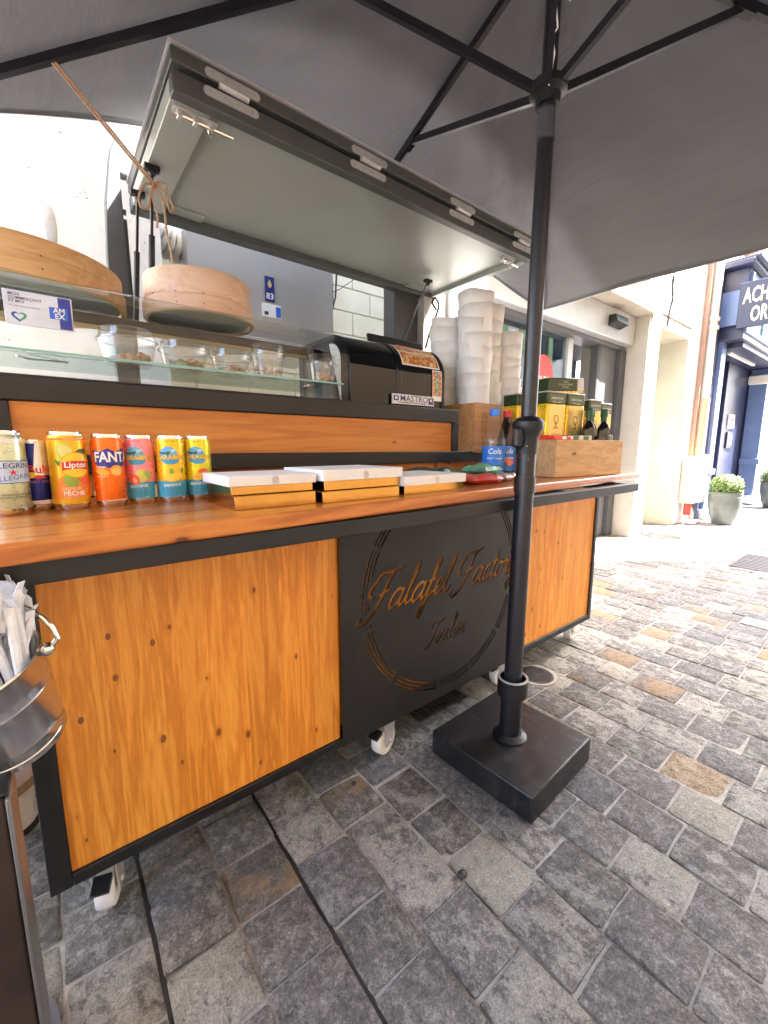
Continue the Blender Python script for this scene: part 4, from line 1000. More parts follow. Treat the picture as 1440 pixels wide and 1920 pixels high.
# casters
def caster(x, y, yaw, label=None):
    c = empty('caster', (0, 0, 0)); r = .048
    w = obj('wheel', G().lathe([(.018, -.016), (.040, -.018), (.046, -.016), (.048, -.008), (.048, .008), (.046, .016), (.040, .018), (.018, .016)], (0, 0, 0), 28).xf(Matrix.Translation((0, .0, r)) @ Matrix.Rotation(R(90), 4, 'X')), M_WHITEPL, c)
    obj('axle', G().tube([(0, -.03, r), (0, .03, r)], .007, 10), M_STEEL, c)
    for s in (-1, 1):
        obj('fork', G().prism([(-.018, .035), (.016, .035), (.034, .112), (-.030, .112)], 'y', s * .0225, s * .0255), M_STEEL, c)
    obj('fork_top', G().box(-.030, .036, -.0255, .0255, .1125, .1205), M_STEEL, c)
    obj('brake_pedal', G().prism([(-.030, .085), (-.062, .078), (-.066, .086), (-.030, .098)], 'y', -.018, .018), M_PLASTB, c, bevel=.002)
    c.parent = ct; c.location = Vector((x, y, .0015)) - WLOC[ct.name]; c.rotation_euler.z = yaw; return c
caster(.012, 1.0, R(72)); caster(.775, .985, R(18)); caster(1.41, .99, R(-10)); caster(2.055, 1.03, R(12))
for x, a in ((-.02, 30), (1.0, 80), (2.04, 10)): caster(x, 1.70, R(a))
obj('vent_strip', G().box(.30, .60, .992, .998, .088, .121), M_BLACK, ct)
for k in range(14): obj('vent_tooth', G().box(.305 + k * .021, .316 + k * .021, .986, .9915, .094, .116), M_RUBBER, ct)

# ------------------------------------------------------------------ refrigerated display on the raised shelf
dc = empty('display_case', (.3, 1.45, 1.157)); tag(dc, 'refrigerated topping display with curved glass and gloss black motor housing', 'display case')
def prof(y0, z0, zt, r, yb, n=12):
    p = [(y0, z0), (y0, zt - r)]
    for k in range(1, n + 1):
        a = math.pi - k / n * math.pi / 2; p.append((y0 + r + r * math.cos(a), zt - r + r * math.sin(a)))
    p.append((yb, zt)); return p
def sheet(pr, x0, x1, nx=1):
    g = G(); n = len(pr)
    for i in range(nx + 1):
        x = x0 + (x1 - x0) * i / nx
        g.v += [(x, y, z) for y, z in pr]
    for i in range(nx):
        for k in range(n - 1): g.f.append((i * n + k, (i + 1) * n + k, (i + 1) * n + k + 1, i * n + k + 1)); g.m.append(0)
    return g
PH = prof(1.305, 1.1575, 1.418, .13, 1.70)
obj('motor_housing', G().prism(PH + [(1.70, 1.1575)], 'x', .875, 1.345), M_GLOSSB, dc, bevel=.004)
PS = prof(1.301, 1.1575, 1.422, .134, 1.70)
obj('housing_band', G().prism(PS + [(1.70, 1.1575)], 'x', 1.095, 1.118), M_GLOSSB, dc, bevel=.002)
obj('end_cap', G().prism(PS + [(1.70, 1.1575)], 'x', 1.3455, 1.362), M_PLASTB, dc, bevel=.004)
PG = prof(1.304, 1.158, 1.408, .085, 1.63)
gl = obj('curved_glass', sheet(PG, -.70, .865, 1), M_GLASS, dc)
gl2 = obj('glass_end', G().add([(.868, y, z) for y, z in PG + [(1.63, 1.158)]], [tuple(range(len(PG) + 1))]), M_GLASS, dc)
obj('paper_notice', G().add([(.871, y, z) for y, z in prof(1.36, 1.165, 1.385, .07, 1.44, 8) + [(1.44, 1.165)]], [tuple(range(11))]), plain('printed_notice', (.66, .65, .63), .6, 0, .25, 120, 0), dc)
obj('case_floor', G().box(-.70, .87, 1.31, 1.70, 1.1575, 1.162), M_WHITEPL, dc)
obj('case_back', G().box(-.70, .87, 1.664, 1.668, 1.169, 1.374), M_GLASS, dc)
obj('back_rail', G().box(-.70, .8745, 1.632, 1.70, 1.375, 1.408), M_PLASTB, dc, bevel=.004)
obj('rail_bead', G().box(-.70, .8745, 1.628, 1.6318, 1.362, 1.374), C('brass_strip', (.30, .25, .12), .4, .5), dc)
obj('glass_shelf', G().box(-.70, .86, 1.325, 1.62, 1.2225, 1.2280), M_GLASSG, dc)
obj('shelf_edge', G().box(-.70, .86, 1.3235, 1.3248, 1.2225, 1.2280), M_GLASSE, dc)
obj('glass_bottom_trim', G().box(-.70, .872, 1.298, 1.303, 1.1578, 1.166), M_BLACK, dc)
for x in (.72, -.04): obj('shelf_clip', G().tube([(x, 1.33, 1.21), (x + .02, 1.40, 1.216), (x + .10, 1.44, 1.222)], .003, 6), M_CHROME, dc)
mp_ = obj('maker_plate', G().box(1.062, 1.288, 1.2925, 1.2965, 1.168, 1.206), plain('silver_plate', (.62, .63, .66), .35, .2), dc)
flat('lettering', text('MASTRO', .034, .004, 0, 'CENTER', 1.15), NAVY, mp_, (1.178, 1.2918, 1.190), (1, 0, 0), (0, 0, 1))
flat('lettering', text('WWW.MASTROSHOP.COM', .0095, .01, 0, 'CENTER', 1.25), NAVY, mp_, (1.166, 1.2918, 1.174), (1, 0, 0), (0, 0, 1))
flat('emblem', shape('rect', -.013, .013, -.010, .010, 1), NAVY, mp_, (1.081, 1.2919, 1.190), (1, 0, 0), (0, 0, 1))
flat('emblem', shape('rect', -.014, .014, -.014, .012, 1), NAVY, mp_, (1.270, 1.2919, 1.188), (1, 0, 0), (0, 0, 1))
for x in (1.081, 1.270): flat('emblem_mark', text('M', .016, .03), WHITE, mp_, (x, 1.2914, 1.190), (1, 0, 0), (0, 0, 1))
# posters stuck round the curve of the housing
PO = prof(1.3035, 1.1575, 1.4197, .1315, 1.70, 24)
def along(s):
    acc = 0
    for (a, b) in zip(PO[:-1], PO[1:]):
        L = math.hypot(b[0] - a[0], b[1] - a[1])
        if acc + L >= s: t = (s - acc) / L; return (a[0] + (b[0] - a[0]) * t, a[1] + (b[1] - a[1]) * t)
        acc += L
    return PO[-1]
def wrapped(name, x0, x1, s0, s1, mat, par, lift=0.0):
    g = G(); n = 10
    for i in range(n + 1):
        y, z = along(s0 + (s1 - s0) * i / n); dy, dz = y - 1.435, z - 1.288
        nrm = Vector((0, dy, dz)).normalized() if z > 1.288 else Vector((0, -1, 0))
        g.v += [(x0, y + nrm.y * lift, z + nrm.z * lift), (x1, y + nrm.y * lift, z + nrm.z * lift)]
    for i in range(n): g.f.append((2 * i, 2 * i + 1, 2 * i + 3, 2 * i + 2)); g.m.append(0)
    return obj(name, g, mat, par)
def poster_mat(name, a, b, c, sc):
    m, nt, bs = nodes(name); v = coords(nt); f = noise(nt, v, sc, 2, .5)
    nt.links.new(ramp(nt, f, [(.36, a), (.47, b), (.56, c), (.66, a)], 'CONSTANT'), bs.inputs['Base Color']); bs.inputs['Roughness'].default_value = .35; return m
p1 = wrapped('poster', 1.125, 1.335, .165, .315, WHITE, dc, .001); p1['label'] = 'food poster wrapped over the top of the black housing'
wrapped('poster_print', 1.131, 1.222, .235, .309, poster_mat('food_print_brown', (.30, .10, .03), (.55, .25, .08), (.62, .45, .25), 42), p1, .0016)
wrapped('poster_print', 1.228, 1.329, .235, .309, poster_mat('food_print_gold', (.60, .30, .08), (.72, .50, .24), (.45, .18, .05), 48), p1, .0016)
wrapped('poster_print', 1.131, 1.329, .171, .229, poster_mat('food_print_dark', (.38, .13, .03), (.60, .28, .06), (.70, .55, .35), 60), p1, .0016)
p2 = wrapped('flyer', 1.287, 1.342, .035, .160, WHITE, dc, .0022); p2['label'] = 'small red and teal flyer on the front of the housing'
wrapped('flyer_print', 1.290, 1.306, .055, .156, poster_mat('flyer_red', (.62, .10, .04), (.75, .45, .1), (.5, .05, .04), 70), p2, .0028)
wrapped('flyer_print', 1.306, 1.322, .055, .156, poster_mat('flyer_teal', (.05, .32, .30), (.12, .45, .38), (.7, .4, .1), 70), p2, .0028)
wrapped('flyer_print', 1.322, 1.339, .055, .156, poster_mat('flyer_gold', (.72, .42, .12), (.62, .10, .04), (.25, .2, .1), 70), p2, .0028)

# sieves standing on the display
def sieve(c, r, z0, z1, z2, mat, label):
    s = empty('drum_sieve', (c[0], c[1], z0)); tag(s, label, 'drum sieve', 'wooden drum sieves on the display')
    obj('upper_hoop', G().lathe([(r - .008, 0), (r - .001, 0), (r, .003), (r, z2 - z1 - .003), (r - .002, z2 - z1), (r - .007, z2 - z1), (r - .008, 0)], (c[0], c[1], z1), 64, False), mat, s)
    obj('lower_hoop', G().lathe([(r - .008, 0), (r + .002, 0), (r + .0065, .004), (r + .0065, z1 - z0 + .010), (r + .004, z1 - z0 + .014), (r + .0008, z1 - z0 + .016), (r - .0085, z1 - z0 - .002), (r - .008, 0)], (c[0], c[1], z0), 64, False), mat, s)
    obj('mesh', G().lathe([(.001, .012), (r - .009, .012)], (c[0], c[1], z0), 48, False), plain('sieve_mesh', (.45, .43, .40), .5, .6), s)
    for a in (205, 232, 258, 285):
        for dz in (.02, .05):
            w = R(a); obj('nail', G().sphere((c[0] + (r + .0068) * math.cos(w), c[1] + (r + .0068) * math.sin(w), z0 + dz), .0018, 6, 4), M_RUBBER, s)
    return s
sieve((.445, 1.565), .166, 1.4095, 1.443, 1.535, M_SIEVE2, 'smaller pale wooden drum sieve beside the rope')
sieve((-.045, 1.655), .275, 1.4095, 1.448, 1.505, M_SIEVE, 'larger warm brown wooden drum sieve at the left edge')

# clear tubs with samples
M_RIMP = glassy('tub_rim_plastic', (.78, .79, .80), 3.2, .1)
def tub(c, r, h, zb, label, seed, n=9):
    t = empty('plastic_tub', (c[0], c[1], zb)); tag(t, label, 'plastic tub', 'clear plastic tubs on the glass shelf')
    obj('bowl', G().lathe([(r * .70, .001), (r * .78, .004), (r * .97, h * .68), (r * .98, h * .70)], (c[0], c[1], zb), 28, False).lathe([(.001, .001), (r * .70, .001)], (c[0], c[1], zb), 28, False), M_CLEARP, t)
    obj('lid', G().lathe([(r * 1.0, h * .66), (r * 1.04, h * .68), (r * 1.04, h * .73), (r * .95, h * .75), (r * .90, h * .97), (r * .86, h), (.001, h)], (c[0], c[1], zb), 28, False), M_CLEARP, t)
    for zz_ in (h * .70, h * .99): obj('rim', G().lathe([((r * 1.0 if zz_ < h * .8 else r * .86), -.0015), ((r * 1.045 if zz_ < h * .8 else r * .885), 0), ((r * 1.0 if zz_ < h * .8 else r * .86), .0015)], (c[0], c[1], zb + zz_), 28, False), M_RIMP, t)
    rg2 = random.Random(seed)
    for k in range(n):
        a = rg2.uniform(0, 6.28); q = r * .62 * math.sqrt(rg2.random()); rr2 = rg2.uniform(.009, .016)
        z = zb + .010 + rg2.uniform(0, .022)
        g = G().sphere((0, 0, 0), rr2, 9, 7, sc=(1, rg2.uniform(.75, 1), rg2.uniform(.7, .95)))
        g.v = [(x * (1 + rg2.uniform(-.1, .1)) + c[0] + q * math.cos(a), y * (1 + rg2.uniform(-.1, .1)) + c[1] + q * math.sin(a), zz + z) for x, y, zz in g.v]
        m = (plain('fried_bits', (.38, .17, .06), .7, 0, .35, 90, .4), plain('green_bits', (.24, .22, .06), .7, 0, .35, 90, .4), plain('tan_bits', (.52, .30, .14), .7, 0, .3, 90, .3))[rg2.choice((0, 0, 2, 1 if seed == 2 else 2))]
        obj('morsel', g, m, t)
tub((.205, 1.45), .075, .10, 1.2285, 'wide clear tub of brown fried pieces, leftmost on the shelf', 1, 22)
tub((.355, 1.45), .070, .088, 1.2285, 'clear tub of green and brown pieces, second from the left', 2, 19)
tub((.495, 1.44), .062, .082, 1.2285, 'clear tub of tan pieces, third from the left', 3, 16)
tub((.610, 1.41), .056, .108, 1.2285, 'tall lidded clear tub right of the small sieve', 4, 7)
tub((.820, 1.41), .054, .102, 1.2285, 'tall lidded clear tub at the right end of the glass', 5, 6)

# payment card sign on the glass
cs = empty('merchant_sign', (.012, 1.302, 1.276)); tag(cs, 'pale plastic merchant sign with heart and blue block stuck on the glass', 'sign')
obj('plate', G().box(-.050, .074, 1.2995, 1.3025, 1.274, 1.348), plain('pale_sign', (.62, .68, .76), .3), cs, bevel=.0012)
FX = ((1, 0, 0), (0, 0, 1))
def sl(s, size, x, z, m, bold=.01): flat('lettering', text(s, size, bold, 0, 'LEFT'), m, cs, (x, 1.2990, z), *FX)
sl('MON', .0085, -.041, 1.339, NAVY); sl('COMMERÇANT', .0085, -.041, 1.3315, NAVY); sl('ET MOI', .0085, -.041, 1.324, NAVY); sl('Au cœur de mon quartier', .0052, -.041, 1.3145, NAVY, 0)
flat('blue_block', shape('rect', 0, .024, 0, .070, 1), C('deep_blue_print', (.03, .04, .30)), cs, (.0475, 1.2992, 1.276), *FX)
flat('logo', shape('rect', 0, .034, 0, .026, 1), BLUEP, cs, (.030, 1.2988, 1.297), *FX)
flat('lettering', text('AM', .0155, .02), WHITE, cs, (.0485, 1.2984, 1.3160), *FX); flat('lettering', text('EX', .0155, .02), WHITE, cs, (.0485, 1.2984, 1.3035), *FX)
hv = []; N_ = 28
for k in range(N_):
    t = 2 * math.pi * k / N_; hx = 16 * math.sin(t) ** 3; hy = 13 * math.cos(t) - 5 * math.cos(2 * t) - 2 * math.cos(3 * t) - math.cos(4 * t)
    hv.append((hx, hy))
vs = [(x * .00085, y * .00078) for x, y in hv] + [(x * .00052, y * .00046 + .0006) for x, y in hv]
lf = [(k, (k + 1) % N_, N_ + (k + 1) % N_, N_ + k) for k in range(N_)]
flat('heart', (vs, [f for f in lf if vs[f[0]][0] + vs[f[1]][0] > 0]), C('heart_green', (.05, .36, .22)), cs, (-.0255, 1.2990, 1.292), *FX)
flat('heart', (vs, [f for f in lf if vs[f[0]][0] + vs[f[1]][0] <= 0]), C('heart_blue', (.03, .12, .42)), cs, (-.0255, 1.2990, 1.292), *FX)

# till screen behind the housing
tl = empty('till_screen', (1.36, 1.62, 1.15)); tag(tl, 'black till screen with orange edge behind the motor housing', 'till screen')
obj('screen', G().prism([(1.60, 1.405), (1.64, 1.52), (1.655, 1.515), (1.615, 1.40)], 'x', 1.20, 1.54), M_PLASTB, tl, bevel=.003)
obj('stand', G().prism([(1.65, 1.151), (1.69, 1.151), (1.655, 1.47), (1.64, 1.47)], 'x', 1.37, 1.40), M_PLASTB, tl)
obj('orange_edge', G().tube(smooth_path([(1.29, 1.585, 1.435), (1.31, 1.585, 1.462), (1.36, 1.585, 1.466), (1.48, 1.585, 1.462)], 5), .009, 8), ORANGE, tl)

# ------------------------------------------------------------------ drink cans
def refine(vf, mx=.0028):
    bm = bmesh.new(); vv = [bm.verts.new((x, y, 0)) for x, y in vf[0]]
    for f in vf[1]:
        try: bm.faces.new([vv[i] for i in f])
        except ValueError: pass
    bmesh.ops.triangulate(bm, faces=bm.faces)
    for _ in range(4):
        ed = [e for e in bm.edges if abs(e.verts[0].co.x - e.verts[1].co.x) > mx]
        if not ed: break
        bmesh.ops.subdivide_edges(bm, edges=ed, cuts=1); bmesh.ops.triangulate(bm, faces=bm.faces)
    bm.verts.index_update(); out = [(v.co.x, v.co.y) for v in bm.verts], [tuple(v.index for v in f.verts) for f in bm.faces]
    bm.free(); return out
def can(u0, y, r, h, name_, label, base, body_rough, art, top=None, twist=0.0, metal=.55):
    c = Vector((u0, y, CZ + .0004)); e = empty('drink_can', c); tag(e, label, 'can', 'drink cans lined up on the counter')
    a0 = math.atan2(-c.y, -c.x) + twist / r
    nk = r * .86
    obj('body', G().lathe([(r * .80, .001), (r * .86, .0), (r * .97, .007), (r, .013), (r, h - .020), (r * .985, h - .016), (r * .90, h - .007)], c, 40, False).lathe([(.001, .004), (r * .80, .001)], c, 40, False),
        plain(name_ + '_body', base, body_rough, metal, .04, 20, 0), e)
    obj('rim', G().lathe([(r * .90, h - .007), (r * .905, h - .002), (r * .89, h), (r * .86, h - .001), (r * .85, h - .005), (.001, h - .005)], c, 40, False), M_CHROME, e)
    obj('foot', G().lathe([(r * .862, -.0001), (r * .975, .007), (r * 1.001, .0125), (r * .99, .0127)], c, 40, False), M_CHROME, e)
    for i, (nm, vf, mat) in enumerate(art):
        vs, fs = refine(vf); lift = .00025 + .00010 * i
        g = G(); rr2 = r + lift
        g.add([(c.x + rr2 * math.cos(a0 + x / r), c.y + rr2 * math.sin(a0 + x / r), c.z + z) for x, z in vs], fs)
        obj(nm, g, mat, e, smooth=nm != 'lettering')
    return e
def tx(s, size, x, z, m, bold=.01, ang=0, shear=0, sx=1.0):
    vf = text(s, size, bold, shear, 'CENTER', sx); return ('lettering', rot2(([(a + x, b + z) for a, b in vf[0]], vf[1]), ang, (x, z)), m)
def el(n, x, z, rx, rz, m, ang=0): return (n, rot2(shape('ell', x, z, rx, rz), ang, (x, z)), m)
def bd(n, z0, z1, m, w=.09): return (n, shape('rect', -w, w, z0, z1, 30), m)
SR, SH = .029, .146
# 1 mineral water
can(-.066, 1.012, .0315, .150, 'mineral_water', 'pale green silver mineral water can with blue label, leftmost of the row', (.50, .58, .42), .28,
    [bd('label', .058, .098, C('pale_label', (.50, .62, .78))), bd('label_edge', .0965, .098, NAVY), bd('label_edge', .058, .0593, NAVY), bd('silver_band', .128, .136, C('silver_band_print', (.7, .7, .68), .3, .6)),
     tx('S.PELLEGRINO', .0125, .004, .0885, NAVY, .01, 0, 0, 1.1), tx('★', .016, .012, .0765, RED, .03) if False else ('star', shape('poly', [(.010 + .006 * (1 if k % 2 == 0 else .42) * math.sin(k * math.pi / 5), .077 + .006 * (1 if k % 2 == 0 else .42) * math.cos(k * math.pi / 5)) for k in range(10)]), RED),
     tx('S.PELLEGRINO', .0115, .008, .0675, C('mid_blue_print', (.08, .22, .55)), .012, .12, .2, 1.1), tx('ACQUA MINERALE NATURALE', .0052, .006, .038, INK, 0), tx('SANPELLEGRINO', .0052, .008, .033, INK, 0), tx('33 cl e', .0062, .010, .011, INK, .01)], metal=.75)
# 2 energy drink
can(-.026, 1.056, .0268, .135, 'energy_drink', 'slim blue and silver energy drink can, second in the row', (.015, .025, .22), .25,
    [('silver_panel', ([(-.004, .068), (.012, .068), (.030, .068), (.004, .132), (.016, .132), (.026, .132)], [(0, 1, 4, 3), (1, 2, 5, 4)]), C('silver_can_print', (.72, .72, .72), .25, .7)),
     ('gold_panel', shape('rect', .021, .050, .068, .132, 8), C('gold_can_print', (.62, .46, .10), .3, .5)),
     tx('Red Bull', .021, -.016, .079, C('bull_red', (.60, .02, .03)), .02), el('sun_disc', -.008, .069, .009, .006, YEL), ('emblem', shape('poly', [(-.004, .064), (.004, .069), (.012, .067), (.018, .063), (.010, .062), (.002, .061)]), C('emblem_red', (.6, .03, .03))),
     tx('ENERGY DRINK', .0068, .004, .056, C('dull_red', (.45, .1, .12)), 0, 0, 0, 1.1), bd('white_band', .0135, .0205, WHITE, .08), tx('VITALIZES BODY AND MIND', .0045, .01, .0165, RED, 0)], metal=.55)
# 3 peach iced tea
can(.026, 1.036, .0315, .150, 'peach_tea', 'yellow peach iced tea can with round yellow logo and red banner, third in the row', (.86, .47, .012), .3,
    [('shoulder_band', shape('rect', -.09, .09, .138, .1345, 30), ORANGE), ('peach_swirl', shape('band', -.05, .05, lambda x: .022 + 2.0 * (x + .02) ** 2, lambda x: .060 + .22 * math.sin((x + .02) * 45) * .06 - (.0 if x > -.02 else .02)), C('peach_print', (.88, .25, .02))),
     el('lemon_slice', -.005, .113, .014, .017, LIME, .5), el('lemon_flesh', -.003, .113, .010, .013, C('lemon_flesh', (.72, .68, .2)), .5),
     ('leaf', shape('poly', [(-.022, .098), (-.012, .094), (-.010, .082), (-.018, .088)]), GRN), ('leaf', shape('poly', [(.012, .112), (.020, .118), (.032, .119), (.034, .110), (.02, .106)]), DKG), el('mint', .002, .058, .012, .014, C('mint_print', (.30, .40, .05)), .4),
     el('peach_slice', .026, .058, .014, .009, C('peach_red', (.85, .14, .03)), -.4), el('logo_rim', .013, .087, .0262, .0245, C('logo_rim', (.62, .36, .01))), el('logo_disc', .013, .087, .0245, .0230, C('logo_yellow', (.95, .62, .03))),
     ('banner', shape('band', -.010, .036, lambda x: .080 - 6 * (x - .013) ** 2, lambda x: .095 - 4 * (x - .013) ** 2), C('banner_red', (.62, .015, .02))), tx('Lipton', .0155, .013, .0872, WHITE, .025),
     tx('SAVEUR', .0085, .002, .042, C('cream_print', (.86, .72, .45)), .01), tx('PÊCHE', .0115, .005, .0325, WHITE, .02), tx('ICED TEA', .0052, .000, .0245, C('cream_print', (.86, .72, .45)), .01), tx('SAVEUR PECHE', .0045, .012, .1365, WHITE, 0)], metal=.35)
# 4 orange soda
can(.0925, 1.040, SR, .147, 'orange_soda', 'bright orange soda can with white capital letters on navy splash, fourth in the row', (.88, .17, .008), .28,
    [('splash', ([(-.028, .116), (-.014, .112), (.0, .119), (.014, .112), (.026, .118), (.036, .116), (-.026, .090), (-.014, .082), (.0, .080), (.012, .076), (.026, .082), (.036, .086)], [(k, k + 1, k + 7, k + 6) for k in range(5)]), C('navy_splash', (.03, .03, .26))),
     el('orange_fruit', .014, .074, .012, .011, C('fruit_orange', (.88, .38, .03))), el('fruit_flesh', .013, .072, .0085, .0075, C('fruit_flesh', (.92, .55, .12))), el('wave', -.012, .072, .013, .006, C('wave_gold', (.92, .42, .03)), -.3),
     tx('FANTA', .0275, .010, .1005, WHITE, .03, 0, 0, .80), tx('orange', .0065, -.014, .082, WHITE, .01), tx('sans sucres', .0045, -.012, .063, WHITE, 0), ('white_line', shape('rect', -.008, .034, .013, .0148, 10), C('pale_line', (.85, .6, .45)))], metal=.35)
# 5-7 fruit nectars
def nectar(x, y, name_, label, base, fruit, word, wx):
    art = [bd('water_band', .012, .047, TEAL), el('island_sky', wx - .004, .103, .0185, .0195, SKYB), el('cloud', wx + .004, .113, .008, .003, C('cloud_print', (.45, .62, .75)), .3), el('lagoon', wx + .000, .092, .0165, .0085, C('lagoon', (.05, .34, .58)))]
    for k, aa in enumerate((-.9, -.5, -.1, .4)):
        art.append(el('palm_frond', wx - .018 + .005 * k, .1085, .0065, .0015, DKG, .5 + aa))
    art += [tx('CARAÏBOS', .0128, wx, .0985, C('logo_brown', (.35, .10, .02)), .055, .0, 0, 1.02), tx('CARAÏBOS', .0128, wx, .0985, C('logo_gold', (.92, .66, .03)), .018, .0, 0, 1.02)]
    art += fruit + [tx(word, .0088, wx, .0385, WHITE, .012, .06)]
    for k in range(4): art.append(('small_print', shape('rect', wx - .014 + k * .001, wx + .016 - k * .002, .030 - k * .0042, .0308 - k * .0042, 6), C('print_teal', (.03, .16, .24))))
    art.append(tx('33cl', .004, wx + .014, .0155, WHITE, 0)); art.append(tx('NECTAR', .0045, wx, .1335, INK, 0))
    return can(x, y, SR, SH, name_, label, base, .28, art, metal=.35)
nectar(.1525, 1.055, 'guava_nectar', 'pink guava nectar can with blue island logo, fifth in the row', (.84, .27, .32),
       [el('guava', .001, .060, .011, .014, C('guava_green', (.62, .66, .10))), el('guava_leaf', .013, .063, .006, .010, C('leaf_pale', (.35, .50, .12)), .5), el('guava_half', -.012, .053, .009, .012, C('guava_red', (.82, .10, .05)), .4), el('guava_heart', -.012, .051, .004, .006, C('guava_pink', (.9, .35, .2)), .4),
        ('barcode', shape('rect', .026, .036, .013, .040, 4), C('barcode_pale', (.72, .68, .62)))], 'GOYAVE', -.006)
nectar(.2115, 1.042, 'banana_nectar', 'yellow banana nectar can with blue island logo, sixth in the row', (.88, .52, .015),
       [('banana', shape('band', -.016, .020, lambda x: .046 + 14 * (x - .000) ** 2, lambda x: .062 + 16 * (x + .004) ** 2), C('banana_print', (.92, .60, .05))), ('banana_line', shape('band', -.016, .020, lambda x: .0455 + 14 * (x - .000) ** 2, lambda x: .047 + 14 * (x) ** 2), C('banana_shade', (.62, .36, .02))),
        el('banana_tip', .022, .070, .0025, .0065, GRN, -.3), el('lime_leaf', .000, .069, .004, .006, C('lime_leaf', (.12, .36, .06)))], 'BANANE', 0)
nectar(.2715, 1.052, 'mango_nectar', 'lime yellow mango nectar can with blue island logo, last in the row', (.72, .64, .02),
       [el('mango_whole', .010, .062, .012, .011, C('mango_red', (.80, .12, .04)), .3), el('mango_side', .016, .057, .008, .010, C('mango_orange', (.88, .34, .04)), .3), el('mango_half', -.001, .054, .012, .0085, C('mango_gold', (.93, .52, .05)), .25),
        ('mango_cut', shape('rect', -.011, .009, .0535, .0543, 6), C('mango_cut', (.6, .2, .02))), ('mango_cut', shape('rect', -.0025, -.0018, .047, .061, 2), C('mango_cut', (.6, .2, .02)))], 'MANGUE', 0)

# ------------------------------------------------------------------ sweet boxes
def sweet_box(name, label, x0, x1, y0, y1, z0, zs, z1, lid, rz=0.0, rib=False):
    c = ((x0 + x1) / 2, (y0 + y1) / 2, z0); e = empty(name, c); tag(e, label, 'gift box', 'gold gift boxes on the counter')
    hx, hy = (x1 - x0) / 2, (y1 - y0) / 2
    ins = .006 if lid else 0
    def B(nm, a, b, z_, zz, m, bv): 
        return obj(nm, G().box(c[0] - a, c[0] + a, c[1] - b, c[1] + b, z_, zz), m, e, bevel=bv)
    B('tray', hx - ins, hy - ins, z0 + .0004, zs, M_GOLD, .0008)
    if lid:
        B('lid', hx, hy, zs, z1, M_WHITECARD, .001)
        for k in range(3):
            pass
        n = 20; rad = .0075
        g = G()
        for a in range(3):
            R0, R1 = (rad, rad - .0008) if a == 0 else ((rad * .62, rad * .62 - .0007) if a == 1 else (rad * .32, rad * .32 - .0007))
            oz = 0 if a != 2 else .001
            vs = [(R0 * math.cos(2 * math.pi * k / n), R0 * math.sin(2 * math.pi * k / n) + oz) for k in range(n)] + [(R1 * math.cos(2 * math.pi * k / n), R1 * math.sin(2 * math.pi * k / n) + oz) for k in range(n)]
            flat('emblem', (vs, [(k, (k + 1) % n, n + (k + 1) % n, n + k) for k in range(n)]), C('gold_brown_print', (.32, .22, .12)), e, (c[0], c[1] - hy - .0008, (zs + z1) / 2), *FX)
        flat('emblem', shape('rect', -.004, .004, -.0108, -.0098, 2), C('gold_brown_print', (.32, .22, .12)), e, (c[0], c[1] - hy - .0008, (zs + z1) / 2), *FX)
        flat('emblem', shape('rect', -.005, .005, -.0005, .0003, 2), C('grey_print', (.35, .35, .35)), e, (c[0] - hx - .0008, c[1], (zs + z1) / 2), (0, -1, 0), (0, 0, 1))
    e.rotation_euler.z = rz; return e
YS = math.atan(YAW)
sweet_box('gift_box', 'open gold tray at the bottom of the left box stack', .268, .444, .802, .972, CZ, .9055, 0, False, .01)
sweet_box('gift_box', 'white lidded gold box on top of the left stack beside the cans', .262, .452, .812, .985, .906, .9235, .9435, True, .0)
sweet_box('gift_box', 'gold tray at the bottom of the middle box stack', .452, .672, .790, .970, CZ, .9035, 0, False, .02)
sweet_box('gift_box', 'white lidded gold box on top of the middle stack', .458, .692, .800, .985, .904, .9255, .950, True, .03)
sweet_box('gift_box', 'cream lidded gold box lying alone, right of the stacks', .690, .935, .800, .985, CZ, .9015, .9255, True, .04)

# ------------------------------------------------------------------ syrup bottles and packets
def bottle(x, y, r, h, liquid, cap, label_top, lb, label, word):
    c = Vector((x, y, CZ + .0005)); e = empty('drink_bottle', c); tag(e, label, 'bottle', 'plastic bottles by the crate')
    obj('bottle_body', G().lathe([(r * .8, 0), (r * .98, .006), (r, .02), (r, h * .50), (r * .96, h * .55), (r * .80, h * .66), (r * .52, h * .80), (r * .36, h * .87), (r * .34, h * .91)], c, 28), liquid, e)
    obj('ribs', G().lathe([(r * 1.004, h * .50), (r * .985, h * .515), (r * 1.0, h * .53), (r * .97, h * .545)], c, 28, False), liquid, e)
    obj('cap', G().lathe([(r * .42, h * .905), (r * .43, h * .91), (r * .43, h * .985), (r * .40, h), (.001, h)], c, 20, False), cap, e)
    obj('sleeve', G().lathe([(r * 1.012, .02), (r * 1.012, h * .46)], c, 32, False), lb, e)
    a0 = math.atan2(-y, -x)
    for (s, sz, z, m, xo) in ((word, .030, h * .38, WHITE, .004), ('Pomegranate', .012, h * .28, WHITE, .006), ('drink', .012, h * .23, WHITE, .010)):
        vf = text(s, sz, .01, .2); rr2 = r * 1.012 + .0008
        obj('lettering', G().add([(c.x + rr2 * math.cos(a0 + (p[0] + xo) / rr2), c.y + rr2 * math.sin(a0 + (p[0] + xo) / rr2), c.z + z + p[1]) for p in vf[0]], vf[1]), m, e, smooth=False)
    for k, (u, z) in enumerate(((-.022, .03), (.004, .036), (.026, .03), (-.008, .022), (.018, .024))):
        vf = shape('ell', u, z + .03, .012, .011); rr2 = r * 1.012 + .0007 + .0002 * k
        obj('fruit_print', G().add([(c.x + rr2 * math.cos(a0 + p[0] / rr2), c.y + rr2 * math.sin(a0 + p[0] / rr2), c.z + p[1]) for p in vf[0]], vf[1]), label_top[k % len(label_top)], e)
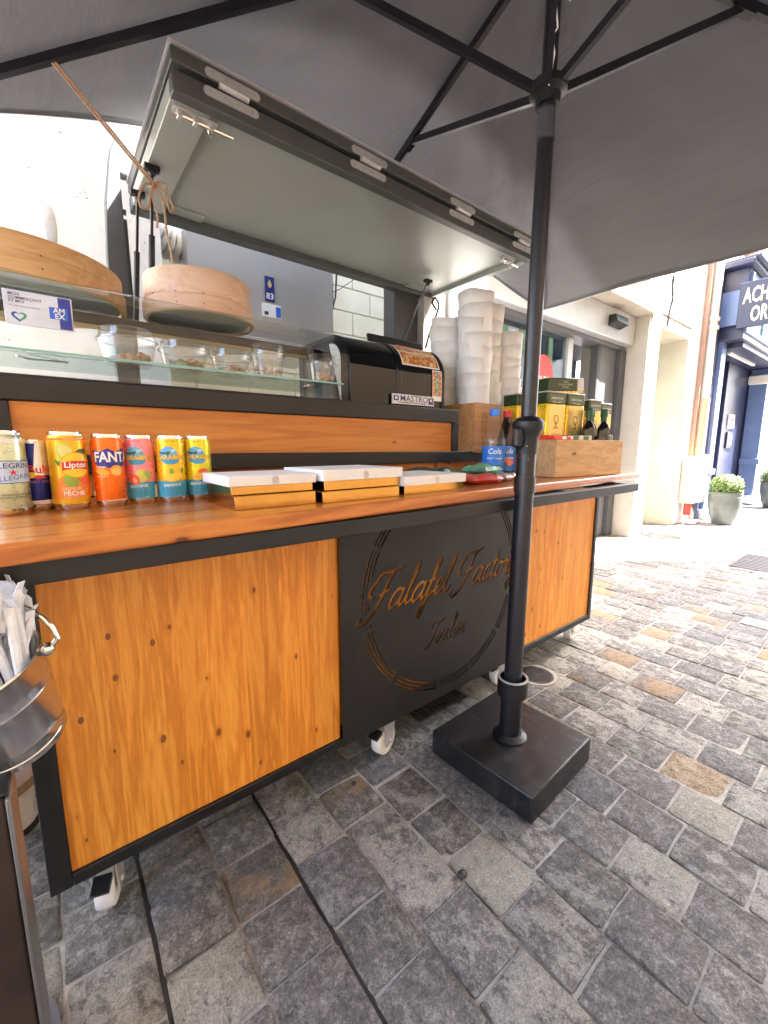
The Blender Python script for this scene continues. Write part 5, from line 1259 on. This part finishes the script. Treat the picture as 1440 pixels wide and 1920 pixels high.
M_WATER = glassy('clear_bottle_plastic', (.96, .97, .97), 1.5, .03); M_COLA = C('dark_cola', (.015, .006, .005), .08)
LBL = C('bottle_label_blue', (.03, .20, .66), .25)
bottle(1.430, 1.085, .046, .272, M_WATER, C('blue_cap', (.05, .22, .75)), [LBL], LBL, 'clear bottle with blue cap and blue label', 'Cola')
FR = [C('fruit_red', (.62, .03, .04)), C('fruit_coral', (.85, .25, .18)), C('fruit_rose', (.8, .12, .15))]
bottle(1.535, 1.10, .041, .272, M_COLA, C('red_cap', (.62, .03, .03)), FR, LBL, 'dark bottle with red cap, nearer the blue capped one', 'Cola')
bottle(1.605, 1.13, .041, .272, M_COLA, C('red_cap', (.62, .03, .03)), FR, LBL, 'dark bottle with red cap, partly behind the parasol pole', 'Cola')
def packet(c, sx, sy, sz, rz, mat, label, seed, kind='packet', tilt=0):
    rr3 = random.Random(seed); g = G(); n, m = 16, 12
    ph = [rr3.uniform(0, 6.28) for _ in range(4)]
    for s in (1, -1):
        o = len(g.v)
        for j in range(m + 1):
            for i in range(n + 1):
                u = i / n * 2 - 1; v = j / m * 2 - 1
                e = max(0, (1 - u ** 4) * (1 - v ** 4)) ** .6
                z = s * e * (1 + .35 * math.sin(5 * u + ph[0]) * math.sin(4 * v + ph[1]) + .25 * math.sin(9 * u + 7 * v + ph[2])) * .5
                w = .03 * math.sin(7 * v + ph[3]) if abs(u) > .9 else 0
                g.v.append(((u + w) * sx / 2, v * sy / 2 * (1 + .03 * math.sin(6 * u)), z * sz + sz * .5 + .0015))
        for j in range(m):
            for i in range(n):
                q = o + j * (n + 1) + i; g.f.append((q, q + 1, q + n + 2, q + n + 1)); g.m.append(0)
    g.xf(Matrix.Translation(c) @ Matrix.Rotation(rz, 4, 'Z') @ Matrix.Rotation(tilt, 4, 'Y'))
    o = obj('snack_packet', g, mat); tag(o, label, kind, 'crumpled packets behind the boxes'); return o
packet((1.02, 1.05, CZ), .30, .12, .045, .12, plain('dark_green_foil', (.02, .06, .025), .3, .2, .3, 20, .15), 'dark green foil packet lying along the back of the counter', 1)
packet((1.235, .985, CZ + .02), .17, .10, .035, .2, plain('pale_green_packet', (.12, .28, .16), .35, .1, .25, 20, .15), 'crumpled pale green pouch in front of the bottles', 2)
packet((1.125, .905, CZ), .17, .09, .028, -.1, plain('red_packet', (.55, .05, .03), .3, .1, .25, 22, .15), 'crumpled red packet beside the cream lidded box', 3)
packet((1.285, .935, CZ), .15, .09, .026, .25, plain('silver_packet', (.55, .50, .52), .25, .7, .3, 22, .2), 'crumpled silver packet next to the parasol pole', 4)

# ------------------------------------------------------------------ wooden crates
def crate(name, label, origin, e1, e2, L, D, H, mat, marks=None):
    o = Vector(origin); e1 = Vector(e1).normalized(); e2 = Vector(e2).normalized(); t = .010
    c = empty(name, o + e1 * L / 2 + e2 * D / 2); tag(c, label, 'crate')
    M = Matrix(((e1.x, e2.x, 0, o.x), (e1.y, e2.y, 0, o.y), (0, 0, 1, o.z), (0, 0, 0, 1)))
    def B(nm, *a): return obj(nm, G().box(*a).xf(M), mat, c, bevel=.0012)
    B('front_board', 0, L, 0, t, .001, H); B('rear_board', 0, L, D - t, D, .001, H)
    B('side_board', 0, t, t + .0004, D - t - .0004, .001, H); B('side_board', L - t, L, t + .0004, D - t - .0004, .001, H)
    B('floor_board', t + .0004, L - t - .0004, t + .0004, D - t - .0004, .001, .012)
    for x in (.012, L - .012):
        for z in (.02, H / 2, H - .02): obj('nail', G().sphere(M @ Vector((x, -.0004, z)), .0022, 6, 4), M_RUBBER, c)
    return c, M
cr1, M1 = crate('wine_crate', 'warm pine crate holding the white paper cups', (1.505, 1.252, .9705), (1, 0, 0), (0, 1, 0), .47, .34, .225, M_CRATE2)
obj('lower_slat', G().box(1.5045, 1.976, 1.2445, 1.2515, .975, 1.005), M_CRATE2, cr1, bevel=.001)
obj('lower_slat', G().box(1.4965, 1.5045, 1.2445, 1.592, .975, 1.005), M_CRATE2, cr1, bevel=.001)
for z in (1.04, 1.15): obj('burnt_line', G().box(1.56, 1.70, 1.2505, 1.2516, z, z + .003), BROWNP, cr1)
for x in (1.56, 1.698): obj('burnt_line', G().box(x, x + .003, 1.2505, 1.2516, 1.0435, 1.1495), BROWNP, cr1)
flat('lettering', text('MESSIE', .032, .01), BROWNP, cr1, (1.585, 1.2508, 1.10), (0, 0, 1), (-1, 0, 0))
E1 = (.991, -.131, 0); E2 = (.131, .991, 0)
cr2, M2 = crate('oil_crate', 'pale pine crate full of olive oil tins at the counter end', (1.566, .888, CZ + .0006), E1, E2, .455, .30, .150, M_CRATE)
def on2(x, z): return M2 @ Vector((x, -.0009, z))
flat('stamp', text('LUKA', .03, .0, .3), C('red_stamp', (.5, .12, .05)), cr2, on2(.375, .105), E1, (0, 0, 1))
flat('stamp', text('E', .03, -.01), BROWNP, cr2, on2(.27, .06), E1, (0, 0, 1))
vs0 = [(.013 * math.cos(2 * math.pi * k / 20), .016 * math.sin(2 * math.pi * k / 20)) for k in range(20)] + [(.0115 * math.cos(2 * math.pi * k / 20), .0145 * math.sin(2 * math.pi * k / 20)) for k in range(20)]
flat('stamp_ring', (vs0, [(k, (k + 1) % 20, 20 + (k + 1) % 20, 20 + k) for k in range(20)]), BROWNP, cr2, M2 @ Vector((-.0009, .10, .048)), tuple(-Vector(E2)), (0, 0, 1))
flat('stamp_disc', shape('ell', 0, 0, .0105, .0135), C('rosy_stamp', (.38, .22, .16)), cr2, M2 @ Vector((-.0009, .10, .048)), tuple(-Vector(E2)), (0, 0, 1))
# oil tins
M_TIN = plain('yellow_tin', (.86, .56, .035), .28, .45, .08, 20, 0); M_TINP = plain('gold_tin_panel', (.78, .58, .20), .3, .5, .08, 20, 0); M_TING = plain('olive_green_tin', (.035, .055, .02), .3, .3, .1, 20, 0)
def tin(label, pos, rz, w=.118, d=.085, h=.335, flatm=None):
    e = empty('oil_tin', (0, 0, 0)); tag(e, label, 'oil tin', 'olive oil tins')
    hb_ = h * .855
    obj('tin_body', G().box(-w / 2, w / 2, -d / 2, d / 2, .0005, hb_), M_TIN, e, bevel=.006)
    obj('tin_shoulder', G().box(-w / 2, w / 2, -d / 2, d / 2, hb_ + .0002, h), M_TING, e, bevel=.006)
    obj('tin_rim', G().box(-w / 2 - .001, w / 2 + .001, -d / 2 - .001, d / 2 + .001, h - .004, h + .002), M_ALU, e, bevel=.002)
    obj('front_panel', G().box(-w * .40, w * .40, -d / 2 - .0008, -d / 2 - .0002, .02, hb_ - .004), M_TINP, e)
    obj('shoulder_panel', G().box(-w * .40, w * .40, -d / 2 - .0008, -d / 2 - .0002, hb_ + .004, h - .01), C('panel_grey_green', (.10, .13, .07), .3, .3), e)
    pr_ = C('tin_print', (.22, .13, .02))
    yF = -d / 2 - .0014
    vs1 = [(.016 * math.cos(2 * math.pi * k / 18), .02 * math.sin(2 * math.pi * k / 18)) for k in range(18)] + [(.012 * math.cos(2 * math.pi * k / 18), .016 * math.sin(2 * math.pi * k / 18)) for k in range(18)]
    flat('tree_emblem', (vs1, [(k, (k + 1) % 18, 18 + (k + 1) % 18, 18 + k) for k in range(18)]), pr_, e, (.0, yF, h * .66), *FX)
    flat('tree_emblem', shape('poly', [(-.004, .0), (.004, .0), (.002, .03), (-.002, .03)]), pr_, e, (0, yF, h * .555), *FX)
    flat('tree_emblem', shape('rect', -.018, .018, 0, .004, 2), pr_, e, (0, yF, h * .55), *FX)
    for k, (s, sz) in enumerate((('HUILE', .022), ("D'OLIVE", .018), ('EXTRA', .012), ('VIERGE', .012))): flat('lettering', text(s, sz, .0), pr_, e, (0, yF, h * (.46 - .075 * k)), *FX)
    flat('lettering', text('HUILE D\'OLIVE', .011, 0), WHITE, e, (0, yF, h * .92), *FX); flat('lettering', text('EXTRA VIERGE', .009, 0), WHITE, e, (0, yF, h * .87), *FX)
    e.location = pos
    e.rotation_euler = (0, 0, rz) if flatm is None else flatm
    return e
FLZ = CZ + .0135
tin('olive oil tin nearest the parasol pole, partly behind it', (1.655, 1.125, FLZ), R(-8))
tin('olive oil tin second from the parasol pole', (1.722, 1.025, FLZ), R(-8), .122, .085, .34)
tin('olive oil tin third from the pole, behind the small green boxes', (1.858, 1.012, FLZ), R(-8), .122, .085, .34)
tin('olive oil tin farthest right, nearest the counter end', (2.215, 1.035, CZ + .0006), R(-6), .095, .075, .335)
tin('olive oil tin standing just outside the crate behind the dark bottles', (2.098, 1.035, CZ + .0006), R(-8), .10, .075, .345)
lt_ = empty('oil_tin', (1.795, 1.03, FLZ + .3425)); tag(lt_, 'dark green oil tin lying on its side on top of the others', 'oil tin', 'olive oil tins')
ML_ = Matrix.Translation((1.795, 1.03, FLZ + .3425)) @ Matrix.Rotation(R(-12), 4, 'Z') @ Matrix.Rotation(R(-3), 4, 'Y')
obj('tin_body', G().box(-.10, .075, -.045, .045, .006, .062).xf(ML_), M_TING, lt_, bevel=.005)
obj('tin_end', G().box(.0755, .115, -.045, .045, .006, .062).xf(ML_), C('pale_tin_end', (.60, .58, .55), .35), lt_, bevel=.005)
obj('yellow_base', G().box(-.10, .115, -.0445, .0445, .0005, .0058).xf(ML_), M_TIN, lt_)
for k, (w_, z_) in enumerate((('HUILE', .045), ("D'OLIVE VIERGE", .033), ('EXTRA', .021))): flat('lettering', text(w_, .012, 0), C('pale_green_print', (.45, .5, .38)), lt_, ML_ @ Vector((0, -.0456, z_)), ML_.to_3x3() @ Vector((1, 0, 0)), (0, 0, 1))
def oil_bottle(label, x, y, rz):
    e = empty('oil_bottle', (0, 0, 0)); tag(e, label, 'oil bottle', 'dark oil bottles in the crate')
    w = .028; h = .275; DK = C('dark_oil_glass', (.010, .005, .007), .07, 0, .5)
    g = G()
    lv = [(.0005, .94), (.008, 1), (.165, 1), (.185, .94), (.205, .70), (.217, .45), (.225, .38)]
    n = 20; vs = []
    for z, s in lv:
        for k in range(n):
            a = 2 * math.pi * k / n; c_, s__ = math.cos(a), math.sin(a)
            q = 1 / max(abs(c_), abs(s__)) ; q = 1 + (q - 1) * (.72 if s > .6 else .15)
            vs.append((w * s * q * c_, w * s * q * s__, z))
    fs = [(j * n + k, j * n + (k + 1) % n, (j + 1) * n + (k + 1) % n, (j + 1) * n + k) for j in range(len(lv) - 1) for k in range(n)] + [tuple(range(n - 1, -1, -1))]
    g.add(vs, fs); obj('glass_body', g, DK, e)
    CAPM = C('dark_green_foil_cap', (.015, .07, .02), .35, .2)
    obj('neck', G().lathe([(.0135, .222), (.0125, .242)], (0, 0, 0), 16), CAPM, e)
    obj('cap', G().lathe([(.0148, .240), (.0158, .246), (.0158, .272), (.0140, h)], (0, 0, 0), 20), CAPM, e)
    obj('label_front', G().box(-.024, .024, -w - .0012, -w - .0004, .02, .125), C('label_gold', (.62, .50, .18), .4), e)
    obj('label_top', G().box(-.024, .024, -w - .0012, -w - .0004, .1255, .155), INK, e)
    flat('label_mark', shape('ell', 0, 0, .010, .016), C('label_olive', (.22, .24, .05)), e, (0, -w - .0016, .085), *FX)
    flat('lettering', text('OLIVE', .013, .0), WHITE, e, (0, -w - .0016, .14), *FX)
    e.location = (x, y, FLZ); e.rotation_euler.z = rz
oil_bottle('dark oil bottle with green cap, leftmost of the three', 1.868, .915, R(38))
oil_bottle('dark oil bottle with green cap, middle of the three', 1.924, .934, R(36))
oil_bottle('dark oil bottle with green cap, rightmost of the three', 1.974, .900, R(34))
def small_box(name, label, M_, cx, cy, w, d, h, z, mats, cat_='box'):
    c = M_ @ Vector((cx, cy, z)); e = empty(name, c); tag(e, label, cat_)
    rm = Matrix(((E1[0], E2[0], 0, c.x), (E1[1], E2[1], 0, c.y), (0, 0, 1, c.z), (0, 0, 0, 1)))
    obj('carton', G().box(-w / 2, w / 2, -d / 2, d / 2, 0, h).xf(rm), mats[0], e, bevel=.002)
    obj('stripe', G().box(-w * .08, w * .12, -d / 2 - .0006, -d / 2 - .0001, .002, h - .002).xf(rm), mats[1], e)
    obj('end_mark', G().box(w * .36, w * .48, -d / 2 - .0006, -d / 2 - .0001, .002, h - .002).xf(rm), mats[1], e)
CRL = C('carton_cream', (.66, .60, .40))
small_box('soap_box', 'small dark green carton on the crate edge before the dark bottles', M2, .18, .05, .16, .055, .03, .139, (C('carton_green', (.06, .13, .05)), CRL))
small_box('soap_box', 'tiny green carton at the right end of the crate', M2, .405, .055, .035, .05, .035, .139, (C('carton_green2', (.10, .15, .06)), CRL))
small_box('red_carton', 'bright red carton standing among the oil tins', M2, .045, .07, .085, .04, .045, .125, (C('bright_red_carton', (.80, .06, .02)), C('bright_red_carton', (.80, .06, .02))))
small_box('red_carton', 'red and white carton lying on the crate edge by the pole', M2, .05, .020, .12, .03, .014, .1505, (C('bright_red_carton', (.80, .06, .02)), WHITE))

# ------------------------------------------------------------------ paper cups stacked in the crate
def cup_mesh(seed):
    r3 = random.Random(seed); g = G(); n = 24
    hgt = .15; slope = r3.uniform(.004, .014); ph = r3.uniform(0, 6.28)
    rows = [(.054, 0), (.058, .04), (.0625, .09), (.067, 1)]
    for rr4, z in rows:
        for k in range(n):
            a = 2 * math.pi * k / n
            zz = z if z < 1 else hgt + slope * math.cos(a + ph) + .003 * math.sin(3 * a)
            ra = rr4 * (1 + .025 * math.sin(2 * a + ph) + .012 * math.sin(5 * a + seed))
            g.v.append((ra * math.cos(a), ra * math.sin(a), zz))
    for j in range(3):
        for k in range(n): g.f.append((j * n + k, j * n + (k + 1) % n, (j + 1) * n + (k + 1) % n, (j + 1) * n + k)); g.m.append(0)
    g.f.append(tuple(range(n - 1, -1, -1))); g.m.append(0)
    return g
CUPS = []
for s in range(5):
    o = obj('paper_cup', cup_mesh(s), M_WHITEP, loc=(0, 0, 0)); sm = o.modifiers.new('thick', 'SOLIDIFY'); sm.thickness = .0012; CUPS.append(o)
used = set(); rq = random.Random(5)
names = ['leftmost', 'tallest', 'third', 'rightmost']
ORD = ['topmost', 'second', 'third', 'fourth', 'fifth', 'sixth', 'seventh', 'eighth', 'ninth', 'tenth', 'eleventh', 'twelfth']
for si, (x, y, z0, ztop, sc3) in enumerate(((1.585, 1.50, .985, 1.655, 1.12), (1.592, 1.340, .985, 1.72, 1.14), (1.745, 1.39, .985, 1.665, 1.08), (1.875, 1.36, .985, 1.58, 1.0))):
    step = .052 * sc3; n6 = int((ztop - z0 - .15 * sc3) / step) + 1; dx = dy = 0
    for k in range(n6):
        idx = rq.randrange(5)
        if idx in used: o = CUPS[idx].copy(); COL.objects.link(o)
        else: o = CUPS[idx]; used.add(idx)
        dx += rq.uniform(-.003, .003); dy += rq.uniform(-.003, .003)
        o.location = (x + dx, y + dy, z0 + k * step); o.rotation_euler = (rq.uniform(-.03, .03), rq.uniform(-.03, .03), rq.uniform(0, 6.28)); o.scale = (sc3 * 1.06, sc3 * 1.06, sc3)
        pos = ORD[n6 - 1 - k]
        tag(o, 'white paper cup, %s of the %s nested stack in the pine crate' % (pos if pos == 'topmost' else pos + ' from the top', names[si]), 'paper cup', 'white paper cups stacked in the crate')
for i in range(5):
    if i not in used: bpy.data.objects.remove(CUPS[i])
# hooks and thin rods hanging over the cups
hk = obj('wall_hook', G().tube(smooth_path([(1.72, 1.80, 1.55), (1.76, 1.80, 1.66), (1.80, 1.80, 1.74), (1.82, 1.80, 1.80), (1.79, 1.80, 1.83), (1.77, 1.80, 1.80), (1.80, 1.80, 1.77)], 6), .006, 8), M_PLASTB); tag(hk, 'bent black wire hook beside the paper cups', 'hook')

# ------------------------------------------------------------------ bucket with straws and its stand
n_ = Vector((-.25, -.284, 1)).normalized(); BC = Vector((-.108, .717, .722)) - n_ * .15
q_ = n_.to_track_quat('Z', 'Y').to_matrix().to_4x4()
MB_ = Matrix.Translation(BC) @ q_
bk = empty('steel_bucket', BC); tag(bk, 'shiny steel bucket tilted at the left edge, full of wrapped straws', 'bucket')
obj('bucket_body', G().lathe([(.001, .002), (.054, .001), (.058, .003), (.0585, .012), (.0575, .0135), (.0602, .030), (.0617, .032), (.0612, .036), (.0685, .096), (.0700, .099), (.0690, .103), (.0705, .108), (.0695, .112), (.0712, .117), (.0740, .147), (.0762, .150), (.0745, .1525), (.072, .149), (.054, .006), (.001, .005)], (0, 0, 0), 56, False).xf(MB_), M_BUCK, bk)
inv = MB_.inverted().to_3x3()
ear_dir = inv @ Vector((.55, -.1, .15)); ear_dir.z = 0; ear_dir.normalize()
for s in (1, -1):
    obj('ear', G().sphere(tuple(MB_ @ (ear_dir * (s * .079) + Vector((0, 0, .138)))), .0095, 14, 10), M_CHROME, bk)
sidev = Vector((-ear_dir.y, ear_dir.x, 0))
hp = []
for k in range(17):
    a = math.pi * k / 16; hp.append(MB_ @ (ear_dir * (.095 * math.cos(a)) + (sidev * .45 + Vector((0, 0, .9))).normalized() * (.085 * math.sin(a)) + Vector((0, 0, .150))))
obj('handle', G().tube([MB_ @ (ear_dir * .082 + Vector((0, 0, .138)))] + hp + [MB_ @ (ear_dir * -.082 + Vector((0, 0, .138)))], .0032, 8), M_CHROME, bk)
rs3 = random.Random(2)
M_STRAW = plain('straw_wrap', (.74, .75, .78), .6, 0, .08, 60, .2)
for k in range(40):
    a = rs3.uniform(0, 6.28); q = .040 * math.sqrt(rs3.random())
    p0 = MB_ @ Vector((q * math.cos(a), q * math.sin(a), .012)); p1 = Vector((rs3.uniform(-.135, -.040), rs3.uniform(.655, .755), rs3.uniform(.775, .822)))
    d_ = (p1 - p0); mid = p0 + d_ * .5 + Vector((rs3.uniform(-.003, .003), rs3.uniform(-.003, .003), 0)); tip = d_.normalized()
    o = obj('wrapped_straw', G().tube([p0, mid, p1, p1 + tip * .006], [.0046, .0052, .0052, .0018], 7).bar(p1, p1 + tip * .016 + Vector((rs3.uniform(-.006, .006), 0, 0)), .010, .001), M_STRAW)
    tag(o, 'paper wrapped straw standing in the steel bucket', 'straw', 'wrapped straws in the bucket')
bs = obj('napkin_bag', (lambda g: g)(G().sphere((0, 0, 0), 1, 18, 12)), plain('thin_white_film', (.66, .71, .76), .35, 0, .1, 40, .4), loc=(0, 0, 0))
for v in bs.data.vertices:
    p = v.co; f_ = 1 + .12 * math.sin(7 * p.x + 3 * p.z) + .10 * math.sin(9 * p.y - 5 * p.z) + .06 * math.sin(19 * p.z + 11 * p.x)
    v.co = Vector((p.x * .042, p.y * .042, p.z * .036)) * f_
bs.location = (-.088, .70, .800); tag(bs, 'crumpled pale plastic bag tucked among the straws', 'plastic bag')
sd_ = empty('bucket_stand', (-.13, .70, 0)); tag(sd_, 'dark brown post stand with steel edge under the bucket', 'stand')
obj('post', G().box(-.20, -.086, .655, .75, .03, .565), plain('dark_brown_steel', (.045, .028, .022), .32, .4, .3, 6, .05), sd_, bevel=.004)
obj('edge_strip', G().box(-.0856, -.0805, .652, .72, .03, .565), plain('dull_steel_edge', (.22, .22, .22), .4, .8), sd_, bevel=.0015)
obj('tray', G().box(-.19, -.082, .66, .77, .566, .570), M_BLACK, sd_, bevel=.002)
obj('foot', G().lathe([(.12, 0), (.12, .006), (.10, .022), (.05, .029), (.001, .03)], (-.20, .81, .0015), 40, False), plain('blue_grey_foot', (.16, .17, .22), .4), sd_)
# trolley with swivel caster behind
tr_ = empty('trolley', (-.20, 1.34, 0)); tag(tr_, 'grey trolley corner with black tyred caster behind the bucket stand', 'trolley')
obj('deck', G().lathe([(.001, 0), (.11, 0), (.125, .01), (.125, .035), (.11, .045), (.001, .045)], (-.215, 1.345, .155), 32, False), plain('blue_grey_bumper', (.16, .17, .20), .45), tr_)
obj('upright', G().box(-.20, -.155, 1.34, 1.375, .20, .55), M_ALU, tr_, bevel=.003)
obj('upright_panel', G().box(-.30, -.201, 1.345, 1.365, .20, .55), M_WHITEPL, tr_)
obj('tyre', G().lathe([(.040, -.016), (.058, -.016), (.062, -.008), (.062, .008), (.058, .016), (.040, .016), (.040, -.016)], (0, 0, 0), 32, False).xf(Matrix.Translation((-.150, 1.33, .0625)) @ Matrix.Rotation(R(35), 4, 'Z') @ Matrix.Rotation(R(90), 4, 'X')), M_RUBBER, tr_)
obj('wheel_centre', G().lathe([(.001, -.012), (.040, -.014), (.040, .014), (.001, .012)], (0, 0, 0), 24, False).xf(Matrix.Translation((-.150, 1.33, .0625)) @ Matrix.Rotation(R(35), 4, 'Z') @ Matrix.Rotation(R(90), 4, 'X')), M_WHITEPL, tr_)
obj('fork', G().prism([(-.03, .05), (.012, .05), (.04, .155), (-.055, .155)], 'y', -.024, -.020).prism([(-.03, .05), (.012, .05), (.04, .155), (-.055, .155)], 'y', .020, .024).xf(Matrix.Translation((-.150, 1.33, 0)) @ Matrix.Rotation(R(35), 4, 'Z')), M_WHITEPL, tr_)['label'] = 'pale two sided caster fork'

# ------------------------------------------------------------------ covers and grates in the paving
mh = empty('manhole_cover', (1.60, .935, 0)); tag(mh, 'round patterned iron manhole cover behind the parasol foot', 'manhole cover')
obj('ring', G().lathe([(.073, -.004), (.073, .0015), (.086, .0015), (.086, -.004)], (1.60, .935, 0), 40, False), M_STONEW, mh)
obj('lid', G().lathe([(.0725, -.004), (.0725, .0022), (.001, .0022)], (1.60, .935, 0), 40, False), M_IRON, mh)
gk = G()
for i in range(-8, 9):
    for j in range(-8, 9):
        x, y = i * .0078 + (.0039 if j % 2 else 0), j * .0078
        if math.hypot(x, y) < .064 and not (abs(x) < .012 and abs(y) < .012): gk.box(1.60 + x - .0024, 1.60 + x + .0024, .935 + y - .0024, .935 + y + .0024, .0023, .0040)
st2 = obj('studs', gk, M_IRON, mh, smooth=False); st2['kind'] = 'stuff'
obj('keyhole', G().box(1.592, 1.608, .929, .941, .0023, .0030), M_RUBBER, mh)
def grate(name, label, x0, x1, y0, y1, n, axis='x'):
    g = empty(name, ((x0 + x1) / 2, (y0 + y1) / 2, 0)); tag(g, label, 'drain grate')
    obj('pit', G().box(x0, x1, y0, y1, -.009, .0015), M_RUBBER, g)
    obj('frame', G().box(x0 - .012, x0, y0, y1, -.009, .005).box(x1, x1 + .012, y0, y1, -.009, .005).box(x0 - .012, x1 + .012, y0 - .012, y0, -.009, .005).box(x0 - .012, x1 + .012, y1, y1 + .012, -.009, .005), M_IRON, g)
    for k in range(n):
        if axis == 'x': a = x0 + (k + .5) * (x1 - x0) / n; obj('slat', G().box(a - (x1 - x0) / n * .3, a + (x1 - x0) / n * .3, y0 + .0005, y1 - .0005, .0016, .0045), M_IRON, g)
        else: a = y0 + (k + .5) * (y1 - y0) / n; obj('slat', G().box(x0 + .0005, x1 - .0005, a - (y1 - y0) / n * .3, a + (y1 - y0) / n * .3, .0016, .0045), M_IRON, g)
grate('drain_grate', 'square iron drain grate in the shaded paving at the right edge', 4.45, 5.05, .60, .88, 10)
grate('drain_grate', 'narrow iron drain slot under the sign plate', .98, 1.22, 1.03, 1.12, 10)

# ------------------------------------------------------------------ box plants
LEAF = plain('box_leaf', (.075, .13, .025), .5, 0, .45, 14, 0); LEAF2 = plain('box_leaf_pale', (.14, .20, .05), .5, 0, .4, 14, 0)
def pot_plant(x, y, sc, label, seed):
    e = empty('box_plant', (x, y, 0)); tag(e, label, 'potted plant', 'clipped box plants before the navy shop')
    pr_ = [(.10, .0015), (.115, .01), (.150, .12), (.172, .26), (.178, .36), (.176, .40), (.182, .405), (.182, .42), (.165, .42), (.160, .38), (.001, .38)]
    obj('pot', G().lathe([(a * sc, b * sc) for a, b in pr_], (x, y, 0), 40, False), M_POT, e)
    obj('soil', G().lathe([(.001, .385 * sc), (.159 * sc, .385 * sc)], (x, y, 0), 24, False), plain('soil', (.03, .022, .016), .9), e)
    obj('stem', G().tube([(x, y, .385 * sc), (x, y, .5 * sc)], .012 * sc, 8), plain('bark', (.10, .07, .045), .8), e)
    r4 = random.Random(seed); g = G()
    for k in range(2600):
        z = r4.uniform(-.55, 1); a = r4.uniform(0, 6.283); rr5 = math.sqrt(max(0, 1 - z * z)); q = r4.uniform(.80, 1.03) + .05 * math.sin(5 * a + 4 * z)
        d = Vector((rr5 * math.cos(a), rr5 * math.sin(a), z)); p = Vector((x, y, .49 * sc)) + Vector((d.x * .185, d.y * .185, d.z * .165)) * (q * sc)
        t = d.cross(Vector((r4.uniform(-1, 1), r4.uniform(-1, 1), r4.uniform(-1, 1)))).normalized(); nrm = (d + Vector((r4.uniform(-.7, .7), r4.uniform(-.7, .7), r4.uniform(-.4, .8)))).normalized()
        t = nrm.cross(t).normalized(); b = nrm.cross(t); s5 = r4.uniform(.009, .015) * sc
        g.add([p - t * s5, p - b * s5 * .55, p + t * s5, p + b * s5 * .55], [(0, 1, 2, 3)], 0 if r4.random() < .55 else 1)
    o = obj('foliage', g, [LEAF, LEAF2], e, smooth=False); o['kind'] = 'stuff'
    obj('foliage_core', G().sphere((x, y, .49 * sc), .14 * sc, 16, 10), plain('dark_inner_leaf', (.02, .035, .01), .9), e)
    for k in range(7): obj('ridge', G().lathe([(.1785 * sc - k * .004, -.004), (.181 * sc - k * .004, 0), (.1785 * sc - k * .004, .004)], (x, y, (.36 - k * .035) * sc), 40, False), M_POT, e) if k < 1 else None
pot_plant(6.85, 1.50, 1.0, 'clipped box ball in a grey pot beside the down pipe', 1)
pot_plant(9.35, 1.42, 1.0, 'clipped box ball in a grey pot cut by the right edge', 2)

# loose pebbles on the paving
for (x, y, r5, lb) in ((.668, .548, .011, 'small black pebble on the paving in the foreground'), (.62, .93, .008, 'tiny dark pebble on the paving below the sign plate')):
    g = G().sphere((0, 0, 0), r5, 10, 7, sc=(1.2, .9, .6)); rr6 = random.Random(int(x * 1000))
    g.v = [(a * (1 + rr6.uniform(-.12, .12)) + x, b * (1 + rr6.uniform(-.12, .12)) + y, c * (1 + rr6.uniform(-.1, .1)) + r5 * .5) for a, b, c in g.v]
    tag(obj('pebble', g, plain('black_pebble', (.03, .028, .027), .6)), lb, 'pebble')
